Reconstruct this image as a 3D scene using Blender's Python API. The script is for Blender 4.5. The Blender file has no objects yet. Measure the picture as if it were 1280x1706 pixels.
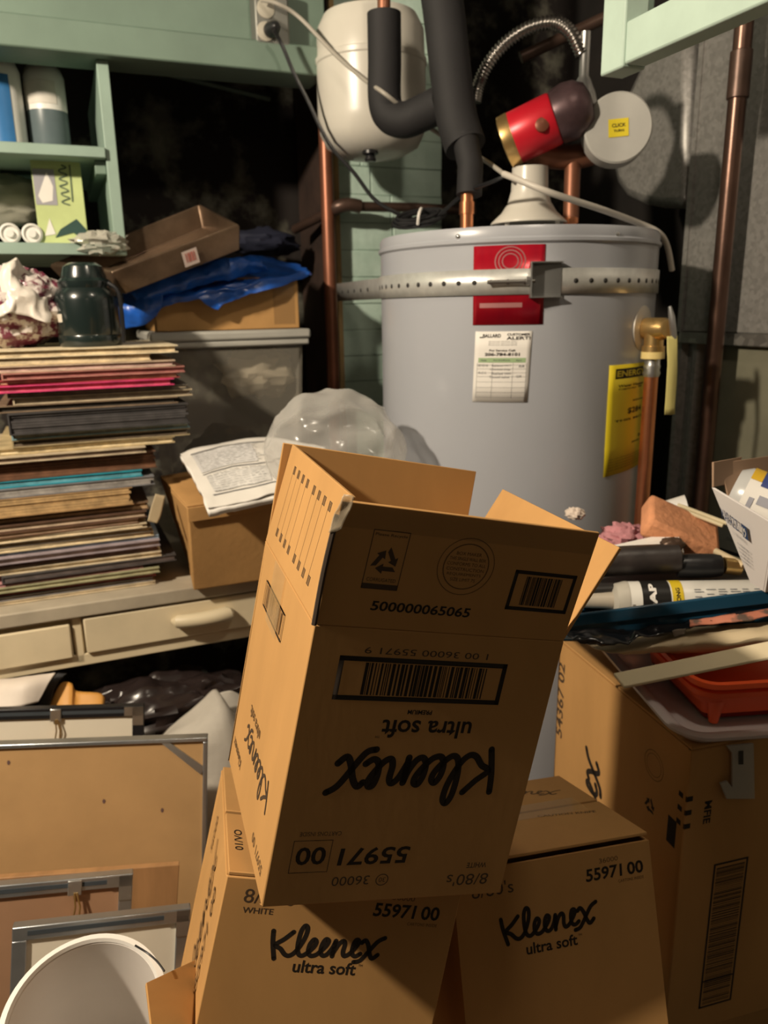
import bpy, bmesh, math, random
from mathutils import Vector, Matrix, noise
random.seed(7)
SC = bpy.context.scene
COL = SC.collection
V3 = Vector
# ------------------------------------------------------------------ camera, light, exposure
FPX, CXP, CYP = 1282.0, 640.0, 853.0
PITCH, ROLL = 0.26, -0.018
_r = V3((1, 0, 0)); _u = V3((0, math.sin(PITCH), math.cos(PITCH))); FW = V3((0, math.cos(PITCH), -math.sin(PITCH)))
RT = math.cos(ROLL) * _r + math.sin(ROLL) * _u
UP = -math.sin(ROLL) * _r + math.cos(ROLL) * _u
cam_d = bpy.data.cameras.new('camera'); cam = bpy.data.objects.new('camera', cam_d); COL.objects.link(cam)
cam.matrix_world = Matrix(((RT.x, UP.x, -FW.x, 0), (RT.y, UP.y, -FW.y, 0), (RT.z, UP.z, -FW.z, 0), (0, 0, 0, 1)))
cam_d.sensor_fit = 'VERTICAL'; cam_d.sensor_height = 36.0; cam_d.lens = FPX / 1706.0 * 36.0
cam_d.clip_start = 0.02; cam_d.dof.use_dof = True; cam_d.dof.focus_distance = 0.66; cam_d.dof.aperture_fstop = 8.5
SC.camera = cam
SC.view_settings.view_transform = 'Standard'; SC.view_settings.look = 'None'
SC.view_settings.gamma = 1.0; SC.view_settings.use_curve_mapping = False
SC.view_settings.exposure = 0.0
w = bpy.data.worlds.new('world'); SC.world = w; w.use_nodes = True
w.node_tree.nodes['Background'].inputs[0].default_value = (1.0, 0.80, 0.58, 1); w.node_tree.nodes['Background'].inputs[1].default_value = 0.02


def lamp(name, loc, power, radius, col):
    d = bpy.data.lights.new(name, 'POINT'); d.energy = power; d.shadow_soft_size = radius; d.color = col
    o = bpy.data.objects.new(name, d); COL.objects.link(o); o.location = loc
    return o


lamp('ceiling_bulb', (-1.25, 0.15, 0.90), 212, 0.05, (1.0, 0.86, 0.67))
lamp('added_pile_fill', (0.36, 0.62, 1.02), 13, 0.06, (1.0, 0.86, 0.67))  # added fill above the right-hand pile, brightens the orange tray and stick
lamp('added_rear_fill', (0.5, -0.9, 0.75), 2.6, 0.10, (1.0, 0.80, 0.56))  # added weak fill behind the camera, lifts the shaded fronts

# ------------------------------------------------------------------ pixel and room helpers
E1 = V3((math.sin(math.radians(68)), math.cos(math.radians(68)), 0)); E2 = V3((-E1.y, E1.x, 0)); EZ = V3((0, 0, 1))
ROOM = Matrix(((E1.x, E2.x, 0), (E1.y, E2.y, 0), (0, 0, 1)))


def ray(px, py): return ((px - CXP) / FPX) * RT + ((CYP - py) / FPX) * UP + FW
def PY(px, py, Y): d = ray(px, py); return d * (Y / d.y)
def PZ(px, py, z): d = ray(px, py); return d * (z / d.z)
def PV(px, py, v): d = ray(px, py); return d * (v / d.dot(E2))
def PU(px, py, u): d = ray(px, py); return d * (u / d.dot(E1))
def UV(u, v, z): return E1 * u + E2 * v + EZ * z
def uof(p): return p.dot(E1)
def vof(p): return p.dot(E2)


def plane_hit(px, py, o, n):
    d = ray(px, py); return d * (o.dot(n) / d.dot(n))


# ------------------------------------------------------------------ materials
_M = {}


def mat(name, col, rough=0.55, metal=0.0, var=0.12, vs=6.0, bump=0.0, bs=60.0, col2=None, thr=None, spec=0.5, emit=None, coat=0.0, stretch=(1, 1, 1), voro=False):
    if name in _M: return _M[name]
    m = bpy.data.materials.new(name); m.use_nodes = True; nt = m.node_tree; b = nt.nodes['Principled BSDF']
    N = nt.nodes.new; L = nt.links.new
    b.inputs['Roughness'].default_value = rough; b.inputs['Metallic'].default_value = metal
    b.inputs['Specular IOR Level'].default_value = spec; b.inputs['Coat Weight'].default_value = coat
    tc = N('ShaderNodeTexCoord'); mp = N('ShaderNodeMapping'); L(tc.outputs['Object'], mp.inputs[0]); mp.inputs['Scale'].default_value = stretch
    if voro:
        nz = N('ShaderNodeTexVoronoi'); nz.inputs['Scale'].default_value = vs; L(mp.outputs[0], nz.inputs['Vector'])
        sep = N('ShaderNodeSeparateColor'); L(nz.outputs['Color'], sep.inputs[0]); fac = sep.outputs[0]
    else:
        nz = N('ShaderNodeTexNoise'); nz.inputs['Scale'].default_value = vs; nz.inputs['Detail'].default_value = 5; nz.inputs['Roughness'].default_value = 0.6
        L(mp.outputs[0], nz.inputs['Vector']); fac = nz.outputs['Fac']
    cr = N('ShaderNodeValToRGB'); L(fac, cr.inputs[0])
    c = V3(col)
    if col2 is None:
        a, d = c * (1 - var), c * (1 + var)
        cr.color_ramp.elements[0].position = 0.0 if voro else 0.3; cr.color_ramp.elements[1].position = 1.0 if voro else 0.7
    else:
        a, d = c, V3(col2); t = thr or (0.4, 0.6)
        cr.color_ramp.elements[0].position = t[0]; cr.color_ramp.elements[1].position = t[1]
    cr.color_ramp.elements[0].color = (*[min(1, x) for x in a], 1); cr.color_ramp.elements[1].color = (*[min(1, x) for x in d], 1)
    L(cr.outputs[0], b.inputs['Base Color'])
    if bump:
        n2 = N('ShaderNodeTexNoise'); n2.inputs['Scale'].default_value = bs; n2.inputs['Detail'].default_value = 4; L(mp.outputs[0], n2.inputs['Vector'])
        bp = N('ShaderNodeBump'); bp.inputs['Strength'].default_value = bump; bp.inputs['Distance'].default_value = 0.004
        L(n2.outputs['Fac'], bp.inputs['Height']); L(bp.outputs[0], b.inputs['Normal'])
    if emit:
        b.inputs['Emission Color'].default_value = (*emit[0], 1); b.inputs['Emission Strength'].default_value = emit[1]
    _M[name] = m; return m


def clear_mat(name, col, fac, rough=0.15):
    """thin translucent plastic: part see-through, part milky surface with gloss"""
    if name in _M: return _M[name]
    m = bpy.data.materials.new(name); m.use_nodes = True; nt = m.node_tree; b = nt.nodes['Principled BSDF']; N = nt.nodes.new; L = nt.links.new
    b.inputs['Base Color'].default_value = (*col, 1); b.inputs['Roughness'].default_value = rough
    tr = N('ShaderNodeBsdfTransparent'); mx = N('ShaderNodeMixShader'); lw = N('ShaderNodeLayerWeight'); lw.inputs[0].default_value = 0.35
    ma = N('ShaderNodeMath'); ma.operation = 'MULTIPLY_ADD'; ma.inputs[1].default_value = 0.5; ma.inputs[2].default_value = fac; ma.use_clamp = True
    L(lw.outputs['Facing'], ma.inputs[0]); L(ma.outputs[0], mx.inputs[0]); L(tr.outputs[0], mx.inputs[1]); L(b.outputs[0], mx.inputs[2])
    L(mx.outputs[0], nt.nodes['Material Output'].inputs[0])
    _M[name] = m; return m


CARD = mat('kraft_cardboard', (0.46, 0.25, 0.088), 0.75, 0, 0.10, 9, 0.02, 140, stretch=(1, 1, 0.35), spec=0.25)
CARD2 = mat('old_cardboard', (0.44, 0.245, 0.09), 0.75, 0, 0.16, 7, 0.1, 120, spec=0.25)
CEDGE = mat('cardboard_edge', (0.50, 0.32, 0.15), 0.9, 0, 0.35, 90)
INK = mat('printed_ink', (0.022, 0.016, 0.012), 0.6, 0, 0.1, spec=0.2)
INKF = mat('faded_ink', (0.14, 0.08, 0.035), 0.7, 0, 0.2, 30, spec=0.2)
TAPE = clear_mat('clear_packing_tape', (0.48, 0.32, 0.15), 0.10, 0.12)
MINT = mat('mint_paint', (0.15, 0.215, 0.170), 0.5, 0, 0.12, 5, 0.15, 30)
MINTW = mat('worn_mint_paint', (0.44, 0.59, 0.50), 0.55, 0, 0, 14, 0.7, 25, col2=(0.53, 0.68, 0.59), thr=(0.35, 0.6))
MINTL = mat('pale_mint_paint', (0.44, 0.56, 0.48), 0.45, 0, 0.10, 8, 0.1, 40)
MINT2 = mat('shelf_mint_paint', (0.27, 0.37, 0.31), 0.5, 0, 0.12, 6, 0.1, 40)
DARKW = mat('dark_stained_wall', (0.016, 0.011, 0.009), 0.85, 0, 0, 7, 0.6, 14, col2=(0.26, 0.25, 0.19), thr=(0.50, 0.74))
BLACKW = mat('dark_stone', (0.014, 0.011, 0.009), 0.9, 0, 0.4, 5, 0.5, 12)
TANK = mat('grey_enamel', (0.36, 0.37, 0.40), 0.28, 0.0, 0.03, 4, 0.02, 12, spec=0.5)
GALV = mat('galvanised_steel', (0.36, 0.34, 0.31), 0.42, 0.85, 0.30, 55, 0.05, 30, voro=True)
GALV2 = mat('dull_sheet_metal', (0.24, 0.23, 0.215), 0.42, 0.35, 0.16, 130, 0.08, 14, voro=True)
STRAPM = mat('zinc_strap', (0.60, 0.60, 0.57), 0.38, 0.45, 0.12, 40, 0.05, 60)
COPPER = mat('bright_copper', (0.80, 0.32, 0.16), 0.28, 0.95, 0.10, 20)
COPPERD = mat('tarnished_copper', (0.22, 0.09, 0.05), 0.45, 0.6, 0.25, 12)
IRON = mat('brown_iron_pipe', (0.10, 0.06, 0.045), 0.4, 0.55, 0.3, 14, 0.1, 60)
BRASS = mat('brass', (0.75, 0.50, 0.20), 0.3, 0.9, 0.15, 30)
CHROME = mat('steel', (0.55, 0.55, 0.54), 0.3, 0.9, 0.1, 20)
FOAM = mat('dark_pipe_foam', (0.010, 0.009, 0.010), 0.75, 0, 0.2, 12, 0.1, 80)
BLACKP = mat('black_plastic', (0.012, 0.012, 0.013), 0.35, 0, 0.15)
WHITEP = mat('white_plastic', (0.72, 0.70, 0.66), 0.4, 0, 0.05)
CREAMP = mat('cream_tank_paint', (0.60, 0.57, 0.50), 0.3, 0, 0.05)
PAPER = mat('white_paper', (0.74, 0.71, 0.66), 0.7, 0, 0.05)
CREAM = mat('cream_paint', (0.66, 0.56, 0.38), 0.5, 0, 0.12, 5, 0.05, 30)
RED = mat('red_label', (0.50, 0.008, 0.02), 0.22, 0.3, 0, 9, col2=(0.25, 0.004, 0.02), thr=(0.4, 0.7), stretch=(1, 1, .1))
REDM = mat('red_anodised', (0.55, 0.012, 0.025), 0.35, 0.2, 0.1)
YELLOW = mat('yellow_label', (0.66, 0.52, 0.015), 0.5, 0, 0.05)
YTAG = mat('yellow_tag', (0.62, 0.55, 0.20), 0.5, 0, 0.12)
TARP = mat('blue_tarp', (0.012, 0.095, 0.45), 0.3, 0, 0.25, 25, 0.25, 90, spec=0.7)
WOODD = mat('rusty_pan', (0.15, 0.10, 0.065), 0.3, 0.65, 0.5, 9, 0.1, 40)
GREENB = mat('dark_green_enamel', (0.010, 0.017, 0.016), 0.24, 0, 0.1, coat=0.4)
ORANGE = mat('orange_plastic', (0.92, 0.125, 0.035), 0.35, 0, 0.05)
SILVER = mat('aluminium_frame', (0.50, 0.52, 0.54), 0.3, 0.9, 0.1, 20)
BACKING = mat('brown_backing_board', (0.45, 0.27, 0.115), 0.7, 0, 0.10, 7, 0.05, 70)
WOOD = mat('brown_wood', (0.34, 0.18, 0.075), 0.55, 0, 0.2, 6, stretch=(6, 1, 1))
BAGW = clear_mat('clear_plastic_bag', (0.66, 0.64, 0.60), 0.22, 0.17)
BIN = clear_mat('clear_bin_plastic', (0.50, 0.46, 0.38), 0.25, 0.10)
TRAYP = clear_mat('frosted_tray_plastic', (0.62, 0.56, 0.56), 0.62, 0.25)


def cm(col, rough=0.6, var=0.12, vs=10):
    return mat('paint_%02x%02x%02x' % tuple(int(max(0, min(1, c)) * 255) for c in col) + ('_r%d' % int(rough * 100)), col, rough, 0, var, vs, spec=0.35)


# ------------------------------------------------------------------ mesh builder
class MB:
    def __init__(s): s.v = []; s.f = []

    def add(s, vs, fs):
        b = len(s.v); s.v += [V3(p) for p in vs]; s.f += [tuple(i + b for i in f) for f in fs]; return s

    def join(s, o): return s.add(o.v, o.f)
    def xf(s, M): s.v = [M @ p for p in s.v]; return s

    def hexa(s, p):  # bottom four (ccw from above), top four
        return s.add(p, [(3, 2, 1, 0), (4, 5, 6, 7), (0, 1, 5, 4), (1, 2, 6, 5), (2, 3, 7, 6), (3, 0, 4, 7)])

    def box(s, c, sz, R=None):
        c = V3(c); h = V3(sz) / 2; R = R or Matrix.Identity(3)
        q = [(-1, -1, -1), (1, -1, -1), (1, 1, -1), (-1, 1, -1), (-1, -1, 1), (1, -1, 1), (1, 1, 1), (-1, 1, 1)]
        return s.hexa([c + R @ V3((a * h.x, b * h.y, d * h.z)) for a, b, d in q])

    def rbox(s, u0, u1, v0, v1, z0, z1):  # room aligned
        return s.box(UV((u0 + u1) / 2, (v0 + v1) / 2, (z0 + z1) / 2), (u1 - u0, v1 - v0, z1 - z0), ROOM)

    def cyl(s, p0, p1, r0, r1=None, n=28, caps=True): return s.tube([p0, p1], [r0, r0 if r1 is None else r1], n, caps)

    def tube(s, pts, r, n=12, caps=True):
        pts = [V3(p) for p in pts]; k = len(pts); rs = r if isinstance(r, (list, tuple)) else [r] * k
        t0 = (pts[1] - pts[0]).normalized(); a = t0.orthogonal().normalized(); b0 = len(s.v); pt = t0
        for i, p in enumerate(pts):
            t = ((pts[min(i + 1, k - 1)] - pts[max(i - 1, 0)])).normalized()
            q = pt.rotation_difference(t); a = (q @ a); a = (a - t * a.dot(t)).normalized(); pt = t; bb = t.cross(a)
            for j in range(n):
                th = 2 * math.pi * j / n; s.v.append(p + (a * math.cos(th) + bb * math.sin(th)) * rs[i])
        for i in range(k - 1):
            for j in range(n):
                j2 = (j + 1) % n; A = b0 + i * n; B = A + n; s.f.append((A + j, A + j2, B + j2, B + j))
        if caps:
            s.f.append(tuple(b0 + j for j in range(n))[::-1]); s.f.append(tuple(b0 + (k - 1) * n + j for j in range(n)))
        return s

    def lathe(s, prof, base, ax=EZ, n=40, caps=True):
        ax = V3(ax).normalized(); a = ax.orthogonal().normalized(); b = ax.cross(a); b0 = len(s.v); base = V3(base)
        for r, h in prof:
            for j in range(n):
                th = 2 * math.pi * j / n; s.v.append(base + ax * h + (a * math.cos(th) + b * math.sin(th)) * max(r, 1e-5))
        for i in range(len(prof) - 1):
            for j in range(n):
                j2 = (j + 1) % n; A = b0 + i * n; B = A + n; s.f.append((A + j, A + j2, B + j2, B + j))
        if caps:
            if prof[0][0] > 1e-4: s.f.append(tuple(b0 + j for j in range(n))[::-1])
            if prof[-1][0] > 1e-4: s.f.append(tuple(b0 + (len(prof) - 1) * n + j for j in range(n)))
        return s

    def grid(s, G):
        n = len(G); m = len(G[0]); b = len(s.v)
        for row in G: s.v += [V3(p) for p in row]
        for i in range(n - 1):
            for j in range(m - 1): A = b + i * m + j; s.f.append((A, A + 1, A + m + 1, A + m))
        return s

    def slab(s, pts, off):  # polygon extruded by vector off
        n = len(pts); pts = [V3(p) for p in pts]; off = V3(off)
        return s.add(pts + [p + off for p in pts], [tuple(range(n))[::-1], tuple(range(n, 2 * n))] + [(i, (i + 1) % n, n + (i + 1) % n, n + i) for i in range(n)])


def cat(pts, per=8):
    pts = [V3(p) for p in pts]; P = [pts[0]] + pts + [pts[-1]]; out = []
    for i in range(1, len(P) - 2):
        a, b, c, d = P[i - 1:i + 3]
        for k in range(per):
            t = k / per
            out.append(0.5 * ((2 * b) + (c - a) * t + (2 * a - 5 * b + 4 * c - d) * t * t + (3 * b - a - 3 * c + d) * t ** 3))
    return out + [pts[-1]]


def sheet(rows, n=40, per=6, amp=0.0, fr=20.0, seed=0):
    """smooth surface through rows of points, crumpled by noise"""
    R = []
    for row in rows:
        q = cat(row, 12); R.append([q[int(round(i * (len(q) - 1) / (n - 1)))] for i in range(n)])
    cols = [cat([r[j] for r in R], per) for j in range(n)]
    G = [[cols[j][i] for j in range(n)] for i in range(len(cols[0]))]
    if amp:
        for row in G:
            for j, p in enumerate(row):
                o = V3((seed * 3.1, seed * 1.7, 0)); row[j] = p + noise.noise_vector(p * fr + o) * amp + noise.noise_vector(p * fr * 2.7 + o) * amp * 0.4
    return MB().grid(G)


def blob(c, rad, R=None, n=48, m=32, amp=0.1, fr=3.0, seed=0, ridge=0.0):
    c = V3(c); R = R or Matrix.Identity(3); mb = MB(); G = []
    for i in range(m + 1):
        ph = math.pi * i / m; row = []
        for j in range(n):
            th = 2 * math.pi * j / n; d = V3((math.sin(ph) * math.cos(th), math.sin(ph) * math.sin(th), -math.cos(ph)))
            k = 1 + amp * noise.noise(d * fr + V3((seed, 0, 0))) + amp * .5 * noise.noise(d * fr * 2.3 + V3((0, seed, 0)))
            if ridge: k += ridge * (abs(noise.noise(d * fr * 1.6 + V3((0, 0, seed)))) - 0.2)
            row.append(c + R @ V3((d.x * rad[0], d.y * rad[1], d.z * rad[2])) * k)
        row.append(row[0].copy()); G.append(row)
    mb.grid(G); return mb


# ------------------------------------------------------------------ objects
WM = {}


def root(name, label, category, loc, group=None, kind=None):
    o = bpy.data.objects.new(name, None); COL.objects.link(o); o.location = loc; o.empty_display_size = 0.05
    WM[o.name] = Matrix.Translation(V3(loc))
    if kind: o['kind'] = kind
    else:
        o['label'] = label; o['category'] = category
    if group: o['group'] = group
    return o


def mesh_of(name, mb, material, inv, smooth, sharp):
    me = bpy.data.meshes.new(name); me.from_pydata([inv @ p for p in mb.v], [], mb.f)
    bm = bmesh.new(); bm.from_mesh(me); bmesh.ops.remove_doubles(bm, verts=bm.verts, dist=1e-6); bmesh.ops.recalc_face_normals(bm, faces=bm.faces); bm.to_mesh(me); bm.free()
    if smooth:
        me.polygons.foreach_set('use_smooth', [True] * len(me.polygons)); me.set_sharp_from_angle(angle=math.radians(sharp))
    me.materials.append(material); me.update(); return me


def part(name, mb, material, parent, bevel=0.0, smooth=True, sharp=38, thick=0.0, label=None, kind=None):
    Mw = WM[parent.name]; me = mesh_of(name, mb, material, Mw.inverted(), smooth, sharp)
    o = bpy.data.objects.new(name, me); COL.objects.link(o); o.parent = parent; WM[o.name] = Mw
    mods(o, bevel, thick)
    if label: o['label'] = label
    if kind: o['kind'] = kind
    return o


def mods(o, bevel, thick):
    if thick:
        s = o.modifiers.new('solid', 'SOLIDIFY'); s.thickness = thick; s.offset = 0
    if bevel:
        b = o.modifiers.new('bevel', 'BEVEL'); b.width = bevel; b.segments = 2; b.limit_method = 'ANGLE'; b.angle_limit = math.radians(40)


def single(name, mb, material, label, category, group=None, bevel=0.0, smooth=True, sharp=38, thick=0.0, kind=None):
    xs = [p.x for p in mb.v]; ys = [p.y for p in mb.v]; zs = [p.z for p in mb.v]
    c = V3(((min(xs) + max(xs)) / 2, (min(ys) + max(ys)) / 2, min(zs))); Mw = Matrix.Translation(c)
    me = mesh_of(name, mb, material, Mw.inverted(), smooth, sharp)
    o = bpy.data.objects.new(name, me); COL.objects.link(o); o.location = c; WM[o.name] = Mw; mods(o, bevel, thick)
    if kind: o['kind'] = kind
    if label: o['label'] = label; o['category'] = category
    if group: o['group'] = group
    return o


# ------------------------------------------------------------------ lettering
_T = {}


def glyphs(s, bold=0.0):
    k = (s, bold)
    if k not in _T:
        cu = bpy.data.curves.new('lettering', 'FONT'); cu.body = s; cu.offset = bold; cu.resolution_u = 3
        o = bpy.data.objects.new('lettering', cu); COL.objects.link(o)
        dg = bpy.context.evaluated_depsgraph_get(); me = bpy.data.meshes.new_from_object(o.evaluated_get(dg))
        vs = [v.co.copy() for v in me.vertices]; fs = [tuple(p.vertices) for p in me.polygons]
        bpy.data.objects.remove(o); bpy.data.curves.remove(cu); bpy.data.meshes.remove(me)
        x0 = min(v.x for v in vs); x1 = max(v.x for v in vs); y0 = min(v.y for v in vs); y1 = max(v.y for v in vs)
        _T[k] = ([V3((v.x - (x0 + x1) / 2, v.y - (y0 + y1) / 2, 0)) for v in vs], fs, x1 - x0, y1 - y0)
    return _T[k]


def text(F, s, x, y, w=None, h=None, rot=0.0, bold=0.02, shear=0.0, fn=None):
    """lettering centred at x, y of the face frame F, fitted to width w and/or height h"""
    vs, fs, tw, th = glyphs(s, bold)
    sx = w / tw if w else h / th; sy = h / th if h else sx
    if not w: sx = sy
    c, sn = math.cos(rot), math.sin(rot); out = []
    for v in vs:
        a = v.x * sx + shear * v.y * sy; b = v.y * sy
        out.append(F @ V3((x + c * a - sn * b, y + sn * a + c * b, 0)) if fn is None else fn(x + c * a - sn * b, y + sn * a + c * b))
    return MB().add(out, fs)


def rect(F, x0, x1, y0, y1, fn=None, seg=1, z=0.0):
    g = (lambda a, b: F @ V3((a, b, z))) if fn is None else fn
    G = [[g(x0 + (x1 - x0) * i / seg, y) for i in range(seg + 1)] for y in (y0, y1)]
    return MB().grid(G)


def outline(F, x0, x1, y0, y1, t):
    m = MB()
    for q in ((x0, x1, y0, y0 + t), (x0, x1, y1 - t, y1), (x0, x0 + t, y0, y1), (x1 - t, x1, y0, y1)): m.join(rect(F, *q))
    return m


def bars(F, x0, x1, y0, y1, n, seed):
    rn = random.Random(seed); m = MB(); st = (x1 - x0) / n
    x = x0
    while x < x1 - st:
        wd = st * rn.choice((0.4, 0.6, 1.0, 1.5)); m.join(rect(F, x, min(x + wd, x1), y0, y1)); x += wd + st * rn.choice((0.35, 0.5, 0.9))
    return m


def strokes(F, lines, wd, per=7, closed=False):
    m = MB()
    for ln in lines:
        q = cat([V3((a, b, 0)) for a, b in ln], per); k = len(q); L = []; R = []
        for i, p in enumerate(q):
            t = (q[min(i + 1, k - 1)] - q[max(i - 1, 0)]); t = t.normalized() if t.length > 1e-9 else V3((1, 0, 0)); nn = V3((-t.y, t.x, 0)) * wd / 2
            L.append(F @ (p + nn)); R.append(F @ (p - nn))
        m.grid([L, R])
        for p in (q[0], q[-1]):
            m.add([F @ (p + V3((math.cos(a * math.pi / 6), math.sin(a * math.pi / 6), 0)) * wd / 2) for a in range(12)], [tuple(range(12))])
    return m


SCRIPT = [[(0.02, 1.05), (0.10, 0.55), (0.30, -0.12)],
          [(0.98, 1.02), (0.62, 0.72), (0.24, 0.46), (0.52, 0.30), (0.78, 0.06), (1.02, 0.02), (1.28, 0.22), (1.55, 0.72), (1.62, 1.15), (1.48, 1.30), (1.33, 1.05), (1.30, 0.5), (1.40, 0.12), (1.60, 0.02),
           (1.85, 0.16), (2.10, 0.42), (2.16, 0.62), (2.03, 0.72), (1.88, 0.52), (1.86, 0.22), (2.00, 0.03), (2.25, 0.06),
           (2.50, 0.26), (2.70, 0.50), (2.74, 0.68), (2.60, 0.74), (2.47, 0.52), (2.46, 0.20), (2.60, 0.04), (2.80, 0.10), (3.00, 0.38), (3.10, 0.68)],
          [(3.10, 0.68), (3.08, 0.35), (3.06, 0.02)],
          [(3.07, 0.15), (3.26, 0.52), (3.46, 0.68), (3.57, 0.55), (3.55, 0.22), (3.64, 0.04), (3.84, 0.10), (4.08, 0.34), (4.24, 0.58), (4.20, 0.73), (4.06, 0.70), (3.98, 0.42), (4.02, 0.13), (4.20, 0.03), (4.42, 0.14)],
          [(4.40, 0.62), (4.56, 0.72), (4.74, 0.52), (4.90, 0.12), (5.06, -0.06), (5.30, 0.10)],
          [(5.50, 0.84), (5.16, 0.66), (4.74, 0.14), (4.46, -0.16), (4.18, -0.22)]]


def script_logo(F, x, y, wd, rot=0.0, rise=0.045, weight=0.17, tall=1.0):
    s = wd / 5.5; c, sn = math.cos(rot), math.sin(rot)
    ln = [[(x + c * (a - 2.75) * s - sn * (tall * (b - .45) + rise * (a - 2.75)) * s, y + sn * (a - 2.75) * s + c * (tall * (b - .45) + rise * (a - 2.75)) * s) for a, b in l] for l in SCRIPT]
    return strokes(F, ln, weight * s)


def circle(F, x, y, r, wd, n=36):
    return strokes(F, [[(x + r * math.cos(2 * math.pi * i / n), y + r * math.sin(2 * math.pi * i / n)) for i in range(n + 1)]], wd, 1)


def recycle(F, x, y, s):
    """three chasing arrows"""
    m = MB(); vs = [V3((math.cos(math.radians(90 - 120 * k)), math.sin(math.radians(90 - 120 * k)), 0)) for k in range(3)]
    for k in range(3):
        A, B = vs[k], vs[(k + 1) % 3]; d = (B - A).normalized(); n = V3((d.y, -d.x, 0)); n = n if n.dot(A + B) < 0 else -n
        L_ = (B - A).length; P = lambda u, v: F @ (V3((x, y, 0)) + (A + d * (u * L_) + n * v) * s)
        m.add([P(.10, -.06), P(.55, -.06), P(.55, .20), P(.22, .20)], [(0, 1, 2, 3)])
        m.add([P(.55, -.24), P(.55, .38), P(.80, .07)], [(0, 1, 2)])
        
    return m


def frame(M, o, ex, ey):
    o = V3(o); ex = V3(ex); ey = V3(ey); n = ex.cross(ey); o = o + n * 0.00015
    return M @ Matrix(((ex.x, ey.x, n.x, o.x), (ex.y, ey.y, n.y, o.y), (ex.z, ey.z, n.z, o.z), (0, 0, 0, 1)))


def rodM(r, t):
    r = V3(r); a = r.length; return Matrix.Translation(V3(t)) @ (Matrix.Rotation(a, 4, r.normalized()) if a > 1e-9 else Matrix.Identity(4))


def local_of(M, px, py, axis, val):  # where the sight line of a pixel meets a face of a carton, in carton coordinates
    I = M.inverted(); o = I @ V3((0, 0, 0)); d = (I.to_3x3()) @ ray(px, py); return o + d * ((val - o[axis]) / d[axis])


# ================================================================== SETTING
VB = 2.32
single('floor', MB().rbox(-1.7, 1.9, -1.4, VB + .1, -1.40, -1.35), mat('concrete_floor', (0.10, 0.085, 0.07), 0.85, 0, 0.2, 4), None, None, kind='structure')
single('ceiling', MB().rbox(-1.7, 1.9, -1.4, VB + .1, 1.15, 1.2), mat('dark_joists', (0.05, 0.04, 0.03), 0.9, 0, 0.2, 4), None, None, kind='structure')
single('wall_back', MB().rbox(-1.7, 1.9, VB, VB + .08, -1.35, 1.15), DARKW, None, None, kind='structure')
single('wall_right', MB().rbox(1.62, 1.70, -0.6, VB, -1.35, 1.15), BLACKW, None, None, kind='structure')
# mint bulkhead over the shelves with its projecting lip
ub = uof(PV(540, 120, 1.82))
bk = root('trim_1', None, None, UV(-.5, 1.85, .5), kind='structure')
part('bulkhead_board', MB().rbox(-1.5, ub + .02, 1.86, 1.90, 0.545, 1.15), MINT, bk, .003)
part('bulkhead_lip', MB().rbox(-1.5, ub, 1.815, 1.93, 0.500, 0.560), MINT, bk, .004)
single('trim_2', MB().tube([PV(232, 112, 2.25), PV(450, 165, 2.25)], .006, 6), MINT, None, None, kind='structure')
# painted brick pier
uc0 = uof(PV(566, 420, 1.99)); uc1 = uof(PV(737, 300, 1.99))
pier = root('trim_3', None, None, UV((uc0 + uc1) / 2, 2.1, -1.35), kind='structure')
pm = MB(); zz = -1.35
rn = random.Random(3)
while zz < 1.0:
    h = 0.068; hh = min(h, 1.0 - zz); off = rn.uniform(0, .12)
    us = [uc0, min(uc0 + .06 + off * .9, uc1 - .04), uc1]
    for a, b in zip(us, us[1:]):
        pm.rbox(a + .001, b - .001, 1.99 + rn.uniform(0, .003), 2.30, zz + .0004, zz + hh - .0004)
    zz += h
part('painted_bricks', pm, MINTW, pier, .0022)
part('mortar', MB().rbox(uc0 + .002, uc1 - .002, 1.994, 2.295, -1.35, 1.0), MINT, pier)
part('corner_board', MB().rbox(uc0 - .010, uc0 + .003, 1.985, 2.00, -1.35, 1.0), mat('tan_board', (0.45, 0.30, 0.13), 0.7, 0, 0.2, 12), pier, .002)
part('side_shade', MB().rbox(uc0 - .012, uc0 + .0005, 2.00, 2.30, -1.35, 1.0), mat('painted_side_shade', (0.035, 0.018, 0.012), 0.8, 0, 0.5, 9), pier)  # dark sheet over the pier's left side, its shade put into the colour

# ================================================================== METAL ON THE RIGHT
UR = 1.25
v0 = vof(PU(1146, 350, UR)); zs = PU(1210, 565, UR).z
fr = root('furnace_casing', 'galvanised sheet metal furnace casing with ribbed lower half, along right side behind the brown pipe', 'furnace', UV(UR, v0 - .4, -1.35))
part('upper_panel', MB().rbox(UR, UR + .25, -.3, v0, zs + .012, 1.0), GALV2, fr, .003)
part('seam_flange', MB().rbox(UR - .008, UR + .2, -.3, v0 - .01, zs - .012, zs + .012), GALV, fr, .002)
rb = MB(); vp = vof(PU(1190, 640, UR)); k = 0; G = []
prof = [(0, 0), (.012, -.010), (.022, -.010), (.034, 0), (.046, 0)]
vv = vp
pts2 = []
while vv < v0:
    for dv, du in prof[:-1]: pts2.append((min(vv + dv, v0), du))
    vv += .046
rb.grid([[UV(UR + .012 + du, a, z) for a, du in pts2] for z in (-1.35, zs - .012)])
part('ribbed_panel', rb, GALV2, fr, thick=.002, smooth=False)
part('lower_panel', MB().rbox(UR + .012, UR + .2, -.3, vp, -1.35, zs - .012), mat('olive_grey_panel', (0.21, 0.20, 0.14), 0.5, 0.3, 0.15, 8), fr)
part('vertical_seam', MB().rbox(UR - .004, UR + .01, v0 - .012, v0, zs + .012, 1.0), GALV2, fr)
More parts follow.
